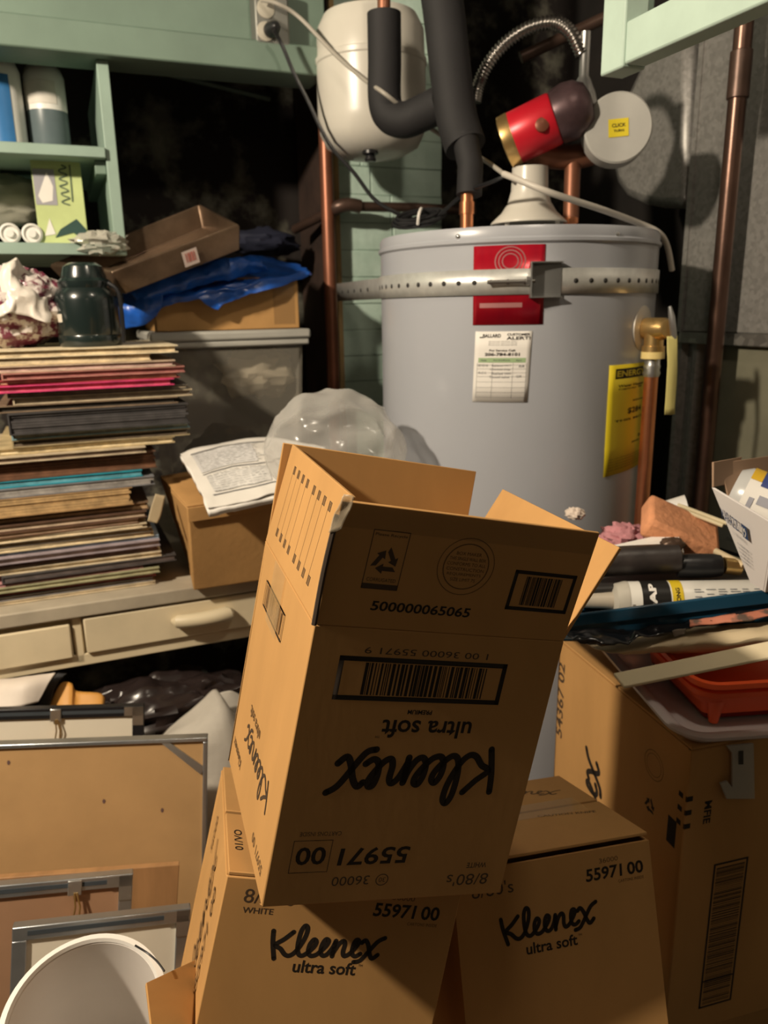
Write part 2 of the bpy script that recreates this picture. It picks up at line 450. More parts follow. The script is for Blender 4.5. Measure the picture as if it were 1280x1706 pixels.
# rounded duct end beyond the casing
pl = [PU(x, y, UR + .015) for x, y in ((1148, 90), (1075, 100), (1042, 160), (1022, 240), (1020, 280), (1030, 312), (1050, 332), (1080, 343), (1110, 346), (1144, 344))]
de = root('air_duct', 'rounded galvanised air duct behind the grey pump cap', 'duct', pl[-1])
part('duct_shell', MB().slab([PU(x, y, UR + .02) for x, y in ((1148, 60), (1072, 90), (1040, 160), (1022, 240), (1018, 278), (1024, 305), (1040, 328), (1065, 340), (1095, 346), (1120, 347), (1145, 345))], E1 * .2), GALV2, de, .022)
# brown pipe in front of the casing
pp = PY(1203, 450, 1.56)
ip = root('brown_pipe', 'long brown copper pipe running upright in front of the metal casing', 'pipe', V3((pp.x, pp.y, -1.35)))
part('pipe_run', MB().cyl(V3((pp.x, pp.y, -1.35)), V3((pp.x, pp.y, 1.0)), .0165), mat('brown_copper', (0.12, 0.068, 0.05), 0.3, 0.75, 0.25, 10, 0.05, 50), ip)
zc = PY(1228, 130, 1.56).z
part('coupling', MB().cyl(V3((pp.x, pp.y, zc - .035)), V3((pp.x, pp.y, zc + .045)), .0195), IRON, ip, .002)

# mint frame hanging at upper right
hf = root('hanging_frame', 'pale mint painted wooden frame hanging from the ceiling at the upper right', 'frame', UV(.73, .93, 1.0))
part('bottom_rail', MB().rbox(.718, .752, .10, .915, .300, .350), MINTL, hf, .003)
part('upright', MB().rbox(.716, .754, .915, .962, .297, 1.0), MINTL, hf, .003)
pu2 = PU(1062, 20, .86)
part('upright', MB().rbox(.83, .868, vof(pu2) - .03, vof(pu2) + .02, .40, 1.0), MINT, hf, .003)

# ================================================================== WATER HEATER
HC = V3((0.2703, 1.6014, 0)); HR = 0.268; HT = 0.1265


def cyl_hit(px, py, r=HR):
    d = ray(px, py); a = d.x ** 2 + d.y ** 2; b = -2 * (d.x * HC.x + d.y * HC.y); c = HC.x ** 2 + HC.y ** 2 - r * r
    D = b * b - 4 * a * c; k = (-b - math.sqrt(max(D, 0))) / (2 * a); p = d * k
    return math.atan2(p.x - HC.x, -(p.y - HC.y)), p.z


def cp(th, z, r=HR): return V3((HC.x + r * math.sin(th), HC.y - r * math.cos(th), z))


_, ZR = cyl_hit(850, 402)
wh = root('water_heater', 'tall grey cylindrical water heater held by a perforated metal strap', 'water heater', V3((HC.x, HC.y, -1.35)))
part('tank_jacket', MB().lathe([(HR, -1.35), (HR, ZR)], HC, n=96), TANK, wh)
part('top_cap', MB().lathe([(HR + .001, ZR - .003), (HR + .004, ZR), (HR + .004, ZR + .005), (HR + .001, ZR + .008), (HR + .001, HT - .006), (HR - .002, HT), (HR - .010, HT), (HR - .014, HT - .008), (.0, HT + .002)], HC, n=96), TANK, wh)
for px, py in ((763, 394), (1030, 390)):
    th, z = cyl_hit(px, py, HR + .002); part('screw', MB().lathe([(.004, 0), (.004, .002), (.002, .0035), (0, .0038)], cp(th, z, HR), cp(th, z, 1) - cp(th, z, .9), 12), CHROME, wh)


def wrap(px0, py0, px1, py1, off):
    """frame function on the jacket: x 0..1, y 0..1 between two pixels"""
    t0, z0 = cyl_hit(px0, py1); t1, z1 = cyl_hit(px1, py0)
    return lambda a, b, o=0.0: cp(t0 + (t1 - t0) * a, z0 + (z1 - z0) * b, HR + off + o)


f = wrap(788, 410, 906, 538, .0009)
t0, za = cyl_hit(850, 408); _, zb = cyl_hit(850, 541)
lt, _ = cyl_hit(789, 480); rt_, _ = cyl_hit(907, 470)
fr_ = lambda a, b, o=0.0: cp(lt + (rt_ - lt) * a, zb + (za - zb) * b, HR + .0009 + o)
G = MB().grid([[fr_(i / 16, j) for i in range(17)] for j in (0, 1)])
rl = part('red_label', G, RED, wh, thick=.0004)
m = MB()
for rr in (.10, .15, .20):
    n = 30; m.grid([[fr_(.52 + r_ * math.cos(2 * math.pi * i / n), .80 + r_ * .85 * math.sin(2 * math.pi * i / n), .0006) for i in range(n + 1)] for r_ in (rr, rr + .018)])
m.grid([[fr_(.10 + .6 * i / 8, y, .0006) for i in range(9)] for y in (.22, .28)])
part('label_emblem', m, mat('silver_red_print', (0.50, 0.22, 0.22), 0.3, 0.4), rl)
t0, za = cyl_hit(838, 552); _, zb = cyl_hit(832, 670); lt2, _ = cyl_hit(790, 610); rt2, _ = cyl_hit(883, 610)
fw_ = lambda a, b, o=0.0: cp(lt2 + (rt2 - lt2) * a - .012 * (b - .5) * -1.4, zb + (za - zb) * b, HR + .001 + o)
wl = part('service_sticker', MB().grid([[fw_(i / 12, j / 4) for i in range(13)] for j in range(5)]), PAPER, wh, thick=.0004, label='white service sticker with printed and handwritten lines')
g = lambda a, b: fw_(a, b, .0006)
m = MB()
m.join(text(None, 'CUSTOMER', .77, .955, w=.40, h=.035, fn=g, bold=.03)); m.join(text(None, 'ALERT!', .77, .905, w=.42, h=.045, fn=g, bold=.03))
m.join(text(None, 'BALLARD', .30, .94, w=.32, h=.05, fn=g, bold=.03)); m.join(rect(None, .08, .16, .91, .925, fn=g))
for y in (.86, .835, .81): m.join(text(None, 'fill out your personal details', .5, y, w=.5, h=.015, fn=g, bold=0))
m.join(text(None, 'For Service Call:', .5, .735, w=.46, h=.028, fn=g, bold=.03)); m.join(text(None, '206-784-8101', .5, .68, w=.62, h=.045, fn=g, bold=.04))
part('sticker_print', m, INK, wl)
m = MB(); m.join(rect(None, .08, .92, .565, .63, fn=g, seg=8)); part('sticker_band', m, mat('green_band', (0.30, 0.42, 0.22), 0.6), wl)
m = MB(); g2 = lambda a, b: fw_(a, b, .0009)
for x, s, w_ in ((.18, 'Date', .1), (.5, 'Service/Equip', .3), (.8, 'Serv', .1)): m.join(text(None, s, x, .597, w=w_, h=.022, fn=g2))
for i, (x, y, s, w_) in enumerate(((.17, .525, '10/15/16', .18), (.5, .52, 'Replaced HWT', .34), (.48, .465, 'Checked Disp', .36), (.16, .42, 'A.C.I.', .15), (.5, .41, 'Flushed WH', .34), (.47, .36, 'Tested valve', .36), (.82, .37, 'OK', .1), (.86, .51, 'RR', .1))):
    m.join(text(None, s, x, y, w=w_, h=.032, fn=g, bold=.0, shear=.2))
m.join(strokes(Matrix.Identity(4), [[(0, 0), (1, 1)]], .1).__class__())
for y in (.54, .485, .43, .375, .30, .22, .15, .08): m.join(rect(None, .06, .94, y - .012, y - .009, fn=g, seg=8))
for x in (.06, .34, .70, .94): m.join(rect(None, x, x + .004, .05, .56, fn=g))
part('handwriting', m, mat('grey_ink', (0.10, 0.10, 0.11), 0.7), wl)
# yellow energy guide
lt3, _ = cyl_hit(1010, 700); rt3, _ = cyl_hit(1082, 690); _, za3 = cyl_hit(1040, 607); _, zb3 = cyl_hit(1035, 779)
fy = lambda a, b, o=0.0: cp(lt3 + (rt3 - lt3) * a, zb3 + (za3 - zb3) * b - .012 * (1 - a) * (1 - b), HR + .001 + o)
yl = part('energy_label', MB().grid([[fy(i / 14, j / 4) for i in range(15)] for j in range(5)]), YELLOW, wh, thick=.0004, label='yellow energy label partly behind the copper pipe')
g = lambda a, b: fy(a, b, .0007); m = MB()
m.join(rect(None, .08, .97, .875, .965, fn=g, seg=8))
g3 = lambda a, b: fy(a, b, .001)
for y, s, x, w_, h_ in ((.81, 'Water Heater', .35, .45, .025), (.78, 'Capacity: 50', .33, .40, .02), (.66, 'Estimated Yearly Cost', .62, .5, .02), (.57, '$284', .42, .26, .06), (.495, 'THIS MODEL', .45, .7, .02), (.31, '241', .6, .16, .025), (.265, 'kilowatt hours', .55, .3, .018)): m.join(text(None, s, x, y, w=w_, h=h_, fn=g))
for y in (.15, .125, .10, .075, .05): m.join(text(None, 'your cost will depend on your utility rates and use', .45, y, w=.8, h=.013, fn=g, bold=0))
m.add([g(.60, .84), g(.70, .84), g(.65, .79)], [(0, 1, 2)])
part('label_print', m, INK, yl)
part('label_title', text(None, 'ENERGYGUIDE', .52, .92, w=.84, h=.055, fn=g3, bold=.02), YELLOW, yl)
# draft hood and nipples
hb = PZ(866, 362, HT + .02)
hood = part('draft_hood', MB().lathe([(.072, 0), (.070, .004), (.052, .020), (.040, .038), (.034, .060), (.033, .10), (.030, .10), (.030, .06), (.048, .020), (.066, .002)], V3((.287, 1.565, HT + .022)), n=48, caps=False), CREAMP, wh, thick=.0015)
for a in (-.9, .9, 2.4):
    part('hood_leg', MB().box(V3((.287 + .06 * math.sin(a), 1.565 - .06 * math.cos(a), HT + .012)), (.008, .004, .03)), CREAMP, wh)
n1 = PY(778, 360, 1.55); n2 = PY(952, 355, 1.56)
for q, hh in ((n1, .085), (n2, .05)):
    part('copper_nipple', MB().lathe([(.0125, 0), (.0125, hh * .55), (.0145, hh * .55), (.0145, hh * .8), (.012, hh * .8), (.012, hh)], V3((q.x, q.y, HT - .006)), n=24), COPPER, wh)
# relief valve
th, zv = cyl_hit(1072, 547); ax = (cp(th, 0, 1) - cp(th, 0, .5)).normalized(); b0 = cp(th, zv, HR - .004)
part('valve_flange', MB().lathe([(.040, 0), (.040, .004), (.030, .007), (.016, .008)], b0, ax, 36), mat('dusty_plate', (0.50, 0.46, 0.40), 0.5, 0.3), wh)
dp = PY(1086, 620, (b0 + ax * .048).y)
axv = (V3((dp.x, dp.y, b0.z)) - b0); tee = V3((dp.x, dp.y, b0.z)); ax = axv.normalized()
part('valve_body', MB().lathe([(.012, 0), (.012, .012), (.019, .014), (.019, (tee - b0).length + .022), (.016, (tee - b0).length + .026), (.016, (tee - b0).length + .034)], b0, ax, 28), BRASS, wh)
part('valve_outlet', MB().lathe([(.017, 0), (.017, -.030), (.020, -.030), (.020, -.044)], tee, EZ, 28), BRASS, wh)
part('outlet_bushing', MB().lathe([(.0205, -.040), (.0205, -.052), (.014, -.053)], tee, EZ, 28), mat('yellowed_nut', (0.70, 0.55, 0.22), 0.4), wh)
part('solder_joint', MB().lathe([(.0135, -.05), (.0135, -.062), (.015, -.066), (.0135, -.072), (.0155, -.078), (.0135, -.084)], tee, EZ, 24), CHROME, wh)
part('discharge_pipe', MB().cyl(tee + EZ * -.05, V3((tee.x, tee.y, -1.30)), .0125), COPPER, wh)
le = tee + ax * ((tee - b0).length * 0 + .030)
part('valve_lever', MB().tube([le + V3((0, -.004, .038)), le + V3((.004, -.006, .02)), le + V3((.010, -.006, -.012)), le + V3((.012, -.004, -.02))], [.003, .006, .006, .004], 8), CHROME, wh)
tg = le + V3((.006, -.010, -.012)); sx = V3((.010, .003, 0))
tgp = sheet([[tg - sx, tg, tg + sx], [tg - sx + V3((.002, -.006, -.05)), tg + V3((.002, -.008, -.05)), tg + sx + V3((.002, -.006, -.05))], [tg - sx + V3((.005, -.003, -.135)), tg + V3((.005, -.005, -.135)), tg + sx + V3((.005, -.003, -.135))]], 8, 5, .001, 30)
part('warning_tag', tgp, YTAG, wh, thick=.0006, label='yellow paper tag hanging from valve lever')

# seismic strap
_, zs1 = cyl_hit(850, 448); _, zs0 = cyl_hit(850, 491)
st = root('tank_strap', 'perforated galvanised strap around the top of the water heater', 'strap', cp(0, zs0, HR))
dC = V3((HC.x, HC.y, 0)); ta = -math.pi / 2 - .13
G = []
ths = [ta + (math.pi + .35) * i / 70 for i in range(71)]
wallp = PY(562, 482, 1.975)
for z in (zs0, zs1):
    G.append([V3((wallp.x, wallp.y, z))] + [cp(t, z, HR + .0025) for t in ths])
part('strap_band', MB().grid(G), STRAPM, st, thick=.0018)
m = MB(); zm = (zs0 + zs1) / 2
for t in [ta + .02 + .105 * i for i in range(32)]:
    if -.10 < t < .20 or t > 1.95: continue
    o = cp(t, zm, HR + .0036); ex = V3((math.cos(t), math.sin(t), 0))
    m.add([o + ex * .0042 * math.cos(k * math.pi / 6) + EZ * .0042 * math.sin(k * math.pi / 6) for k in range(12)], [tuple(range(12))])
p0 = V3((wallp.x, wallp.y, zm)); p1 = cp(ta, zm, HR + .0036); dd = (p1 - p0).normalized(); nn = V3((dd.y, -dd.x, 0))
for k in (.15, .3, .45, .6, .75):
    o = p0 + (p1 - p0) * k + nn * .0014; m.add([o + dd * .0042 * math.cos(j * math.pi / 6) + EZ * .0042 * math.sin(j * math.pi / 6) for j in range(12)], [tuple(range(12))])
part('strap_hole', m, mat('hole_dark', (0.03, 0.028, 0.026), 0.8), st, thick=.0004, kind='stuff')
tb0, zb0 = cyl_hit(882, 470); tb1, _ = cyl_hit(934, 470)
# folded clamp bracket (channel) with bolt
bm_ = MB()
for (z, hz) in ((zs0 - .006, .002), (zs1 + .008, .002)):
    bm_.hexa([cp(tb0, z, HR + .003), cp(tb1, z, HR + .003), cp(tb1, z, HR + .012), cp(tb0, z, HR + .024)][::-1] + [cp(tb0, z + hz, HR + .003), cp(tb1, z + hz, HR + .003), cp(tb1, z + hz, HR + .012), cp(tb0, z + hz, HR + .024)][::-1])
bm_.hexa([cp(tb0, zs0 - .006, HR + .024), cp(tb0 + .008, zs0 - .006, HR + .024), cp(tb0 + .008, zs0 - .006, HR + .003), cp(tb0, zs0 - .006, HR + .003)] + [cp(tb0, zs1 + .008, HR + .024), cp(tb0 + .008, zs1 + .008, HR + .024), cp(tb0 + .008, zs1 + .008, HR + .003), cp(tb0, zs1 + .008, HR + .003)])
bm_.grid([[cp(tb0 + (tb1 - tb0) * i / 6, z, HR + .0045) for i in range(7)] for z in (zs0 - .006, zs1 + .009)])
part('clamp_bracket', bm_, mat('grey_bracket', (0.40, 0.40, 0.39), 0.35, 0.8), st, .0008)
tb2, _ = cyl_hit(815, 470)
bo = part('clamp_bolt', MB().tube([cp(tb2, zm, HR + .014), cp(tb0 + .03, zm, HR + .014)], .0032, 12), mat('steel_bolt', (.30, .29, .27), .35, .9), st)
part('nut', MB().tube([cp(tb0 - .022, zm, HR + .014), cp(tb0 - .002, zm, HR + .014)], .0075, 6), CHROME, bo)

# ================================================================== PIPES AND TANK ABOVE
et_c = PY(619, 150, 1.93); ez0 = PY(619, 268, 1.93).z; ez1 = PY(619, 14, 1.93).z; eh = ez1 - ez0
et = root('expansion_tank', 'cream white expansion tank beside the dark insulated pipes', 'expansion tank', V3((et_c.x, et_c.y, ez0)))
er = .123
part('tank_shell', MB().lathe([(0.02, 0), (er * .55, .008), (er * .86, .028), (er * .97, .055), (er, .085), (er, eh * .62), (er * 1.02, eh * .63), (er * 1.02, eh * .66), (er * .985, eh * .67), (er * .97, eh * .85), (er * .85, eh * .94), (er * .55, eh * .985), (.02, eh)], V3((et_c.x, et_c.y, ez0)), n=56), CREAMP, et)
vc = PY(612, 270, 1.86)
part('valve_cap', MB().lathe([(.011, 0), (.013, .004), (.010, .012), (.018, .016), (.018, .022), (.010, .028)], V3((et_c.x - .005, et_c.y - .06, ez0 - .012)), n=20), BLACKP, et)
part('top_fitting', MB().cyl(V3((et_c.x + .03, et_c.y - .02, ez1 - .01)), V3((et_c.x + .03, et_c.y - .02, 1.0)), .012), COPPERD, et)
ins = root('insulated_pipe', 'dark foam insulated pipes in a U bend between the cream tank and the water heater', 'pipe', PY(782, 330, 1.55))
part('foam_sleeve', MB().tube(cat([PY(640, 22, 1.72), PY(641, 100, 1.72), PY(641, 165, 1.71), PY(650, 192, 1.70), PY(675, 200, 1.68), PY(705, 188, 1.66), PY(738, 172, 1.63)], 8), .0335, 24), FOAM, ins)
part('foam_sleeve', MB().tube(cat([PY(728, -70, 1.62), PY(742, 40, 1.62), PY(752, 130, 1.61), PY(762, 200, 1.60), PY(776, 245, 1.58)], 8), .039, 24), FOAM, ins)
part('foam_sleeve', MB().tube([PY(774, 225, 1.57), PY(784, 275, 1.56), V3((n1.x + .004, n1.y, PY(784, 325, 1.55).z))], .024, 20), FOAM, ins)
part('copper_tail', MB().tube([PY(640, 26, 1.72), PY(639, -60, 1.72)], .013, 16), COPPERD, ins)
# pump
P0 = PY(850, 234, 1.56); P1 = PY(926, 197, 1.535); A = (P1 - P0).normalized(); ln = (P1 - P0).length
pu = root('circulation_pump', 'small red pump with dark housing and grey round cap above the water heater', 'pump', P1)
part('motor_housing', MB().lathe([(.044, 0), (.046, .004), (.046, ln - .004), (.044, ln)], P0, A, 40), REDM, pu)
part('brass_ring', MB().lathe([(.038, -.012), (.046, -.010), (.047, .006), (.046, .010)], P0, A, 40), BRASS, pu)
part('pump_volute', MB().lathe([(.030, 0), (.047, .006), (.050, .03), (.046, .05), (.034, .066), (.012, .072)], P1 - A * .004, A, 36), mat('dark_purple_casting', (0.10, 0.06, 0.065), 0.35, 0.5, 0.3, 30), pu)
kp = PY(905, 207, 1.492)
part('dial_knob', MB().lathe([(.012, 0), (.012, .008), (.006, .010)], kp + V3((0, .012, 0)), V3((-.1, -1, .1)), 20), mat('bronze_knob', (0.20, 0.07, 0.04), 0.35, 0.4), pu)
lp_ = PY(914, 185, 1.497)
part('indicator_light', MB().lathe([(.0042, 0), (.0042, .003), (0, .004)], lp_ + V3((0, .008, 0)), V3((-.1, -1, .1)), 14), mat('green_led', (0.05, 0.6, 0.02), 0.4, emit=((0.15, 1.0, 0.02), 2.5)), pu)
D0 = PY(1031, 212, 1.50); dn = V3((-.12, -1, .05)).normalized()
part('round_cap', MB().lathe([(.060, -.045), (.060, -.003), (.057, 0), (0, .001)], D0, dn, 48), mat('grey_cap', (0.40, 0.39, 0.36), 0.5), pu)
F = Matrix.Translation(D0 + dn * .0018)
ex = V3((1, -.12, .06)).normalized(); ey = dn.cross(ex) * 1.0; ey = ey if ey.z > 0 else -ey
F = Matrix(((ex.x, ey.x, dn.x, 0), (ex.y, ey.y, dn.y, 0), (ex.z, ey.z, dn.z, 0), (0, 0, 0, 1))); F.translation = D0 + dn * .0018
ylb = part('cap_label', rect(F, -.018, .017, -.016, .014), YELLOW, pu)
F2 = F.copy(); F2.translation = D0 + dn * .0024
part('label_print', text(F2, 'CLICK', 0, .003, w=.024, h=.006).join(text(F2, 'TURN', 0, -.006, w=.018, h=.004)), INK, ylb)
vq = PY(968, 165, 1.56)
part('upper_fitting', MB().lathe([(.030, -.03), (.022, 0), (.014, .02), (.009, .028), (.009, .10)], PY(972, 155, 1.57), V3((0, 0, 1)), 20), CHROME, pu)
part('lower_pipe', MB().cyl(V3((n2.x, n2.y, HT + .03)), PY(955, 262, 1.58), .015), COPPERD, pu)
part('elbow_fitting', MB().tube(cat([PY(880, 250, 1.57), PY(930, 262, 1.58), PY(985, 255, 1.58), PY(1012, 225, 1.56)], 6), .022, 16), COPPERD, pu)
# flexible conduit with rings
cpts = cat([PY(792, 170, 1.66), PY(798, 140, 1.66), PY(815, 105, 1.65), PY(845, 70, 1.64), PY(885, 45, 1.62), PY(925, 38, 1.60), PY(952, 55, 1.58), PY(970, 92, 1.57)], 26)
fl = root('flexible_conduit', 'ribbed steel flexible conduit arching over the red pump', 'conduit', cpts[0])
part('ribbed_hose', MB().tube(cpts, [.0125 if i % 4 < 2 else .0100 for i in range(len(cpts))], 14), mat('dark_flex_steel', (0.30, 0.28, 0.26), 0.25, 0.95, 0.1, 30), fl, sharp=60)
single('brown_pipe', MB().tube([PY(868, 96, 1.85), PY(1045, 12, 1.85)], .012, 16), IRON, 'thin brown pipe slanting up behind the pump near the ceiling', 'pipe')
# copper riser and galvanised run left of the pier
cpv = PV(549, 430, 1.955)
single('copper_riser', MB().cyl(V3((cpv.x, cpv.y, -1.35)), V3((cpv.x, cpv.y, .62)), .0165), mat('reddish_copper', (0.27, 0.105, 0.06), 0.4, 0.6, 0.2, 10), 'upright reddish copper pipe at left edge of the mint brick pier', 'pipe')
gp = root('galvanised_pipe', 'rusty horizontal pipe with elbow crossing the mint brick pier', 'pipe', PV(580, 343, 1.93))
part('pipe_run', MB().tube([PV(590, 344, 1.93), PV(690, 346, 1.93), PV(790, 352, 1.93)], .012, 18), IRON, gp)
part('elbow', MB().tube(cat([PV(600, 344, 1.93), PV(582, 341, 1.93), PV(563, 345, 1.94), PV(550, 354, 1.97)], 6), .0165, 18), IRON, gp)
part('pipe_branch', MB().tube([PV(556, 350, 1.96), PV(492, 382, 2.15)], .012, 16), IRON, gp)

# outlet box with plugs and cords
ob = PV(447, 40, 1.86); uo = uof(ob)
out = root('outlet_box', 'grey metal outlet box with a black plug on the mint bulkhead', 'outlet', ob)
zt = PV(447, -12, 1.86).z; zb_ = PV(442, 86, 1.86).z
part('box_housing', MB().rbox(uo - .040, uo + .035, 1.815, 1.86, zb_, zt), mat('dull_grey_metal', (0.20, 0.20, 0.18), 0.5, 0.6), out, .004)
for yy in (14, 52):
    q = PV(443, yy, 1.813); part('receptacle', MB().lathe([(.019, 0), (.019, .003), (.017, .004)], q + E2 * .003, -E2, 24), mat('ivory_receptacle', (0.42, 0.39, 0.32), 0.4), out)
pb = PV(452, 48, 1.80)
bc = root('black_power_cord', 'black power cord plugged into outlet and hanging down to the coil on the heater', 'cord', pb)
part('plug', MB().lathe([(.015, 0), (.016, .012), (.011, .03), (.006, .036)], pb + E2 * .012, -E2 + E1 * .2, 18), BLACKP, bc)
cb = [PV(456, 50, 1.765), PV(470, 75, 1.77), PV(489, 120, 1.76), PV(515, 172, 1.75), PV(535, 215, 1.74), PV(556, 250, 1.73), PV(590, 288, 1.70), PV(622, 330, 1.66), PV(655, 352, 1.62), PY(690, 366, 1.66)]
part('cord_run', MB().tube(cat(cb, 8), .0042, 8), BLACKP, bc)
cl = MB(); rn = random.Random(5); cc = PY(700, 366, 1.66)
for k in range(7):
    a = rn.uniform(.030, .052); b = rn.uniform(.012, .02); o = V3((rn.uniform(-.008, .008), rn.uniform(-.01, .01), rn.uniform(-.006, .010)))
    cl.tube([cc + o + V3((a * math.cos(t * .35), b * math.sin(t * .35) * 1.4, b * math.sin(t * .35 + .5))) for t in range(19)], .0036, 7)
part('cord_coil', cl, BLACKP, bc)
part('twist_tie', MB().tube(cat([cc + V3((-.006, -.028, -.012)), cc + V3((-.004, -.034, .006)), cc + V3((.002, -.01, .020)), cc + V3((.004, .02, .018))], 5), .003, 7), PAPER, bc)
part('cord_tail', MB().tube(cat([cc + V3((.03, 0, 0)), PY(775, 322, 1.56), PY(820, 303, 1.48), PY(848, 290, 1.46)], 8), .0036, 7), BLACKP, bc)
wc = [PV(436, 0, 1.80), PV(462, 6, 1.77), PV(500, 30, 1.76), PV(560, 92, 1.70), PV(610, 135, 1.62), PY(640, 155, 1.66), PY(690, 195, 1.70), PY(735, 225, 1.70), PY(800, 262, 1.64), PY(840, 290, 1.52)]
single('beige_cable', MB().tube(cat(wc, 8), .0042, 8), mat('beige_cable_jacket', (0.36, 0.33, 0.28), 0.5), 'thin beige cable drooping from outlet across the cream tank', 'cable')
gc = [PY(840, 290, 1.45), PY(870, 302, 1.40), PY(920, 322, 1.38), PY(1000, 348, 1.42), PY(1065, 372, 1.50), PY(1098, 388, 1.52), PY(1112, 410, 1.54), PY(1120, 450, 1.56)]
single('grey_cable', MB().tube(cat(gc, 8), .0055, 10), mat('pale_cable_jacket', (0.52, 0.48, 0.42), 0.45), 'pale grey cable sagging over the rim of the water heater', 'cable')

# ================================================================== SHELVES
sh = root('wall_shelf', 'mint painted wall shelves under bulkhead holding bottles and a green box', 'shelf', UV(-.3, 2.0, .15))
ud = uof(PV(184, 240, 1.845))
dt = PV(184, 240, 1.845).z
z1 = PV(60, 238, 1.835).z; z2 = PV(60, 404, 1.835).z
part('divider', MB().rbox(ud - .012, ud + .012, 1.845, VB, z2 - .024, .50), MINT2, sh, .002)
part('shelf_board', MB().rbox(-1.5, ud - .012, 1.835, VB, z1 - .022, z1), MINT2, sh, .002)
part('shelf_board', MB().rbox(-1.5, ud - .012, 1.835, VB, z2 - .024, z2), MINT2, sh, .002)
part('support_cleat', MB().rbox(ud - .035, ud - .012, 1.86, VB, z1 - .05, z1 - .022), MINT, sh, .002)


def bottle(name, label, px, pyb, v, r, h, cmat, labmat, lowmat=None, squash=1.0):
    b = PV(px, pyb, v); b.z = z1 + .0015
    o = root(name, label, 'bottle', b, 'bottles on the upper shelf')
    hs = h * .42 if lowmat else 0
    if lowmat: part('lower_half', MB().lathe([(r * .9, 0), (r, .006), (r, hs)], b, n=32), lowmat, o)
    part('bottle_body', MB().lathe([(r * (1 if lowmat else .92), hs), (r, hs + .004), (r, h * .74), (r * .85, h * .82), (r * .42, h * .88), (r * .40, h * .90)], b, n=32), cmat, o)
    part('cap', MB().lathe([(r * .5, h * .90), (r * .5, h), (r * .42, h)], b, n=24), WHITEP, o)
    m = MB().grid([[b + V3(((r + .0008) * math.sin(a), -(r + .0008) * math.cos(a), z)) for a in [-1.1 + 2.2 * i / 12 - .2 for i in range(13)]] for z in (hs + h * .05, h * .68)])
    part('bottle_label', m, labmat, o)
    return o


bottle('bottle', 'white bottle with a grey lower half standing near shelf divider', 84, 232, 2.00, .042, .215, WHITEP, cm((.62, .58, .52)), cm((.10, .13, .14), .35))
bottle('bottle', 'white bottle with a blue label at left edge of the upper shelf', 8, 232, 1.98, .046, .215, WHITEP, cm((.03, .14, .34), .4))
# green-yellow box with picture prints
gb = [PV(57, 256, 1.90), PV(140, 257, 1.90)]
bz = z2 + .001; u0, u1 = uof(PV(66, 398, 1.90)), uof(PV(147, 396, 1.90)); zt_ = PV(57, 258, 1.90).z
gx = root('carton', 'lime green boxed product with small pictures on the lower shelf', 'box', UV((u0 + u1) / 2, 1.94, bz))
part('carton_body', MB().rbox(u0, u1, 1.90, 1.97, bz, zt_), cm((.50, .58, .26), .45), gx, .001)
Fg = Matrix(((E1.x, 0, -E2.x, 0), (E1.y, 0, -E2.y, 0), (0, 1, 0, 0), (0, 0, 0, 1))); Fg.translation = UV(u0, 1.8992, bz)
gw, gh = u1 - u0, zt_ - bz
part('picture_print', rect(Fg, .02 * gw, .45 * gw, .45 * gh, .85 * gh), cm((.34, .33, .36), .5), gx)
Fg2 = Fg.copy(); Fg2.translation = UV(u0, 1.8986, bz)
part('picture_print', MB().add([Fg2 @ V3((a * gw, b * gh, 0)) for a, b in ((.08, .55), (.30, .82), (.40, .66), (.36, .50), (.15, .47))], [(0, 1, 2, 3, 4)]).add([Fg2 @ V3((a * gw, b * gh, 0)) for a, b in ((.12, .10), (.25, .30), (.34, .12))], [(0, 1, 2)]), PAPER, gx)
part('dark_print', MB().add([Fg2 @ V3((a * gw, b * gh, 0)) for a, b in ((.32, .08), (.45, .18), (.80, .30), (.98, .18), (.95, .04), (.7, .14))], [(0, 1, 2, 3, 4, 5)]), cm((.03, .07, .06), .5), gx)
part('script_print', strokes(Fg2, [[(.62 * gw + .09 * gw * math.sin(i * 1.9), (.9 - .026 * i) * gh) for i in range(18)], [(.78 * gw, .9 * gh), (.76 * gw, .5 * gh)]], .0028, 4), cm((.10, .14, .09), .5), gx)
for i, (px, lab) in enumerate(((16, 'white round tube end lying on lower shelf, left of the two'), (53, 'white round tube end lying against the green box'))):
    c = PV(px, 384, 1.90); r = .021; c.z = z2 + r + .001
    o = root('tube', lab, 'tube', V3((c.x, c.y, z2)), 'tubes on the lower shelf')
    part('tube_body', MB().lathe([(r, 0), (r, .12)], c, E2, 28), WHITEP, o); part('end_cap', MB().lathe([(r * .98, 0), (r, -.006), (r * .8, -.009), (r * .72, -.004), (r * .4, -.004), (r * .36, -.012), (0, -.012)], c, E2, 28), WHITEP, o)
single('pale_bag', blob(PV(18, 335, 2.06), (.10, .06, .055), ROOM, 32, 20, .2, 2.5, 3), cm((.30, .29, .24), .6), 'pale crumpled bag at back of the lower shelf behind the tubes', 'bag')

# ================================================================== BENCH
BZ = -.525
ben = root('work_bench', 'cream painted bench with drawers holding the record stack', 'bench', UV(-.2, 1.8, -1.35))
VF = 1.475
ur = .545
zb0_ = PV(100, 1024, VF).z
part('bench_top', MB().rbox(-1.2, ur, VF - .012, VB - .02, BZ - .028, BZ), mat('worn_bench_top', (0.38, 0.33, 0.25), 0.55, 0, 0.2, 8), ben, .003)
zlo = PV(130, 1106, VF).z
part('apron', MB().rbox(-1.2, ur, VF + .012, VF + .03, zlo, BZ - .028), CREAM, ben)
part('apron_rail', MB().rbox(-1.2, ur, VF, VF + .03, zlo - .006, zlo + .018), CREAM, ben, .002)
ua = uof(PV(120, 1070, VF)); ub2 = uof(PV(143, 1070, VF))
part('drawer_front', MB().rbox(-1.1, ua, VF - .008, VF + .014, zlo + .016, BZ - .040), CREAM, ben, .003)
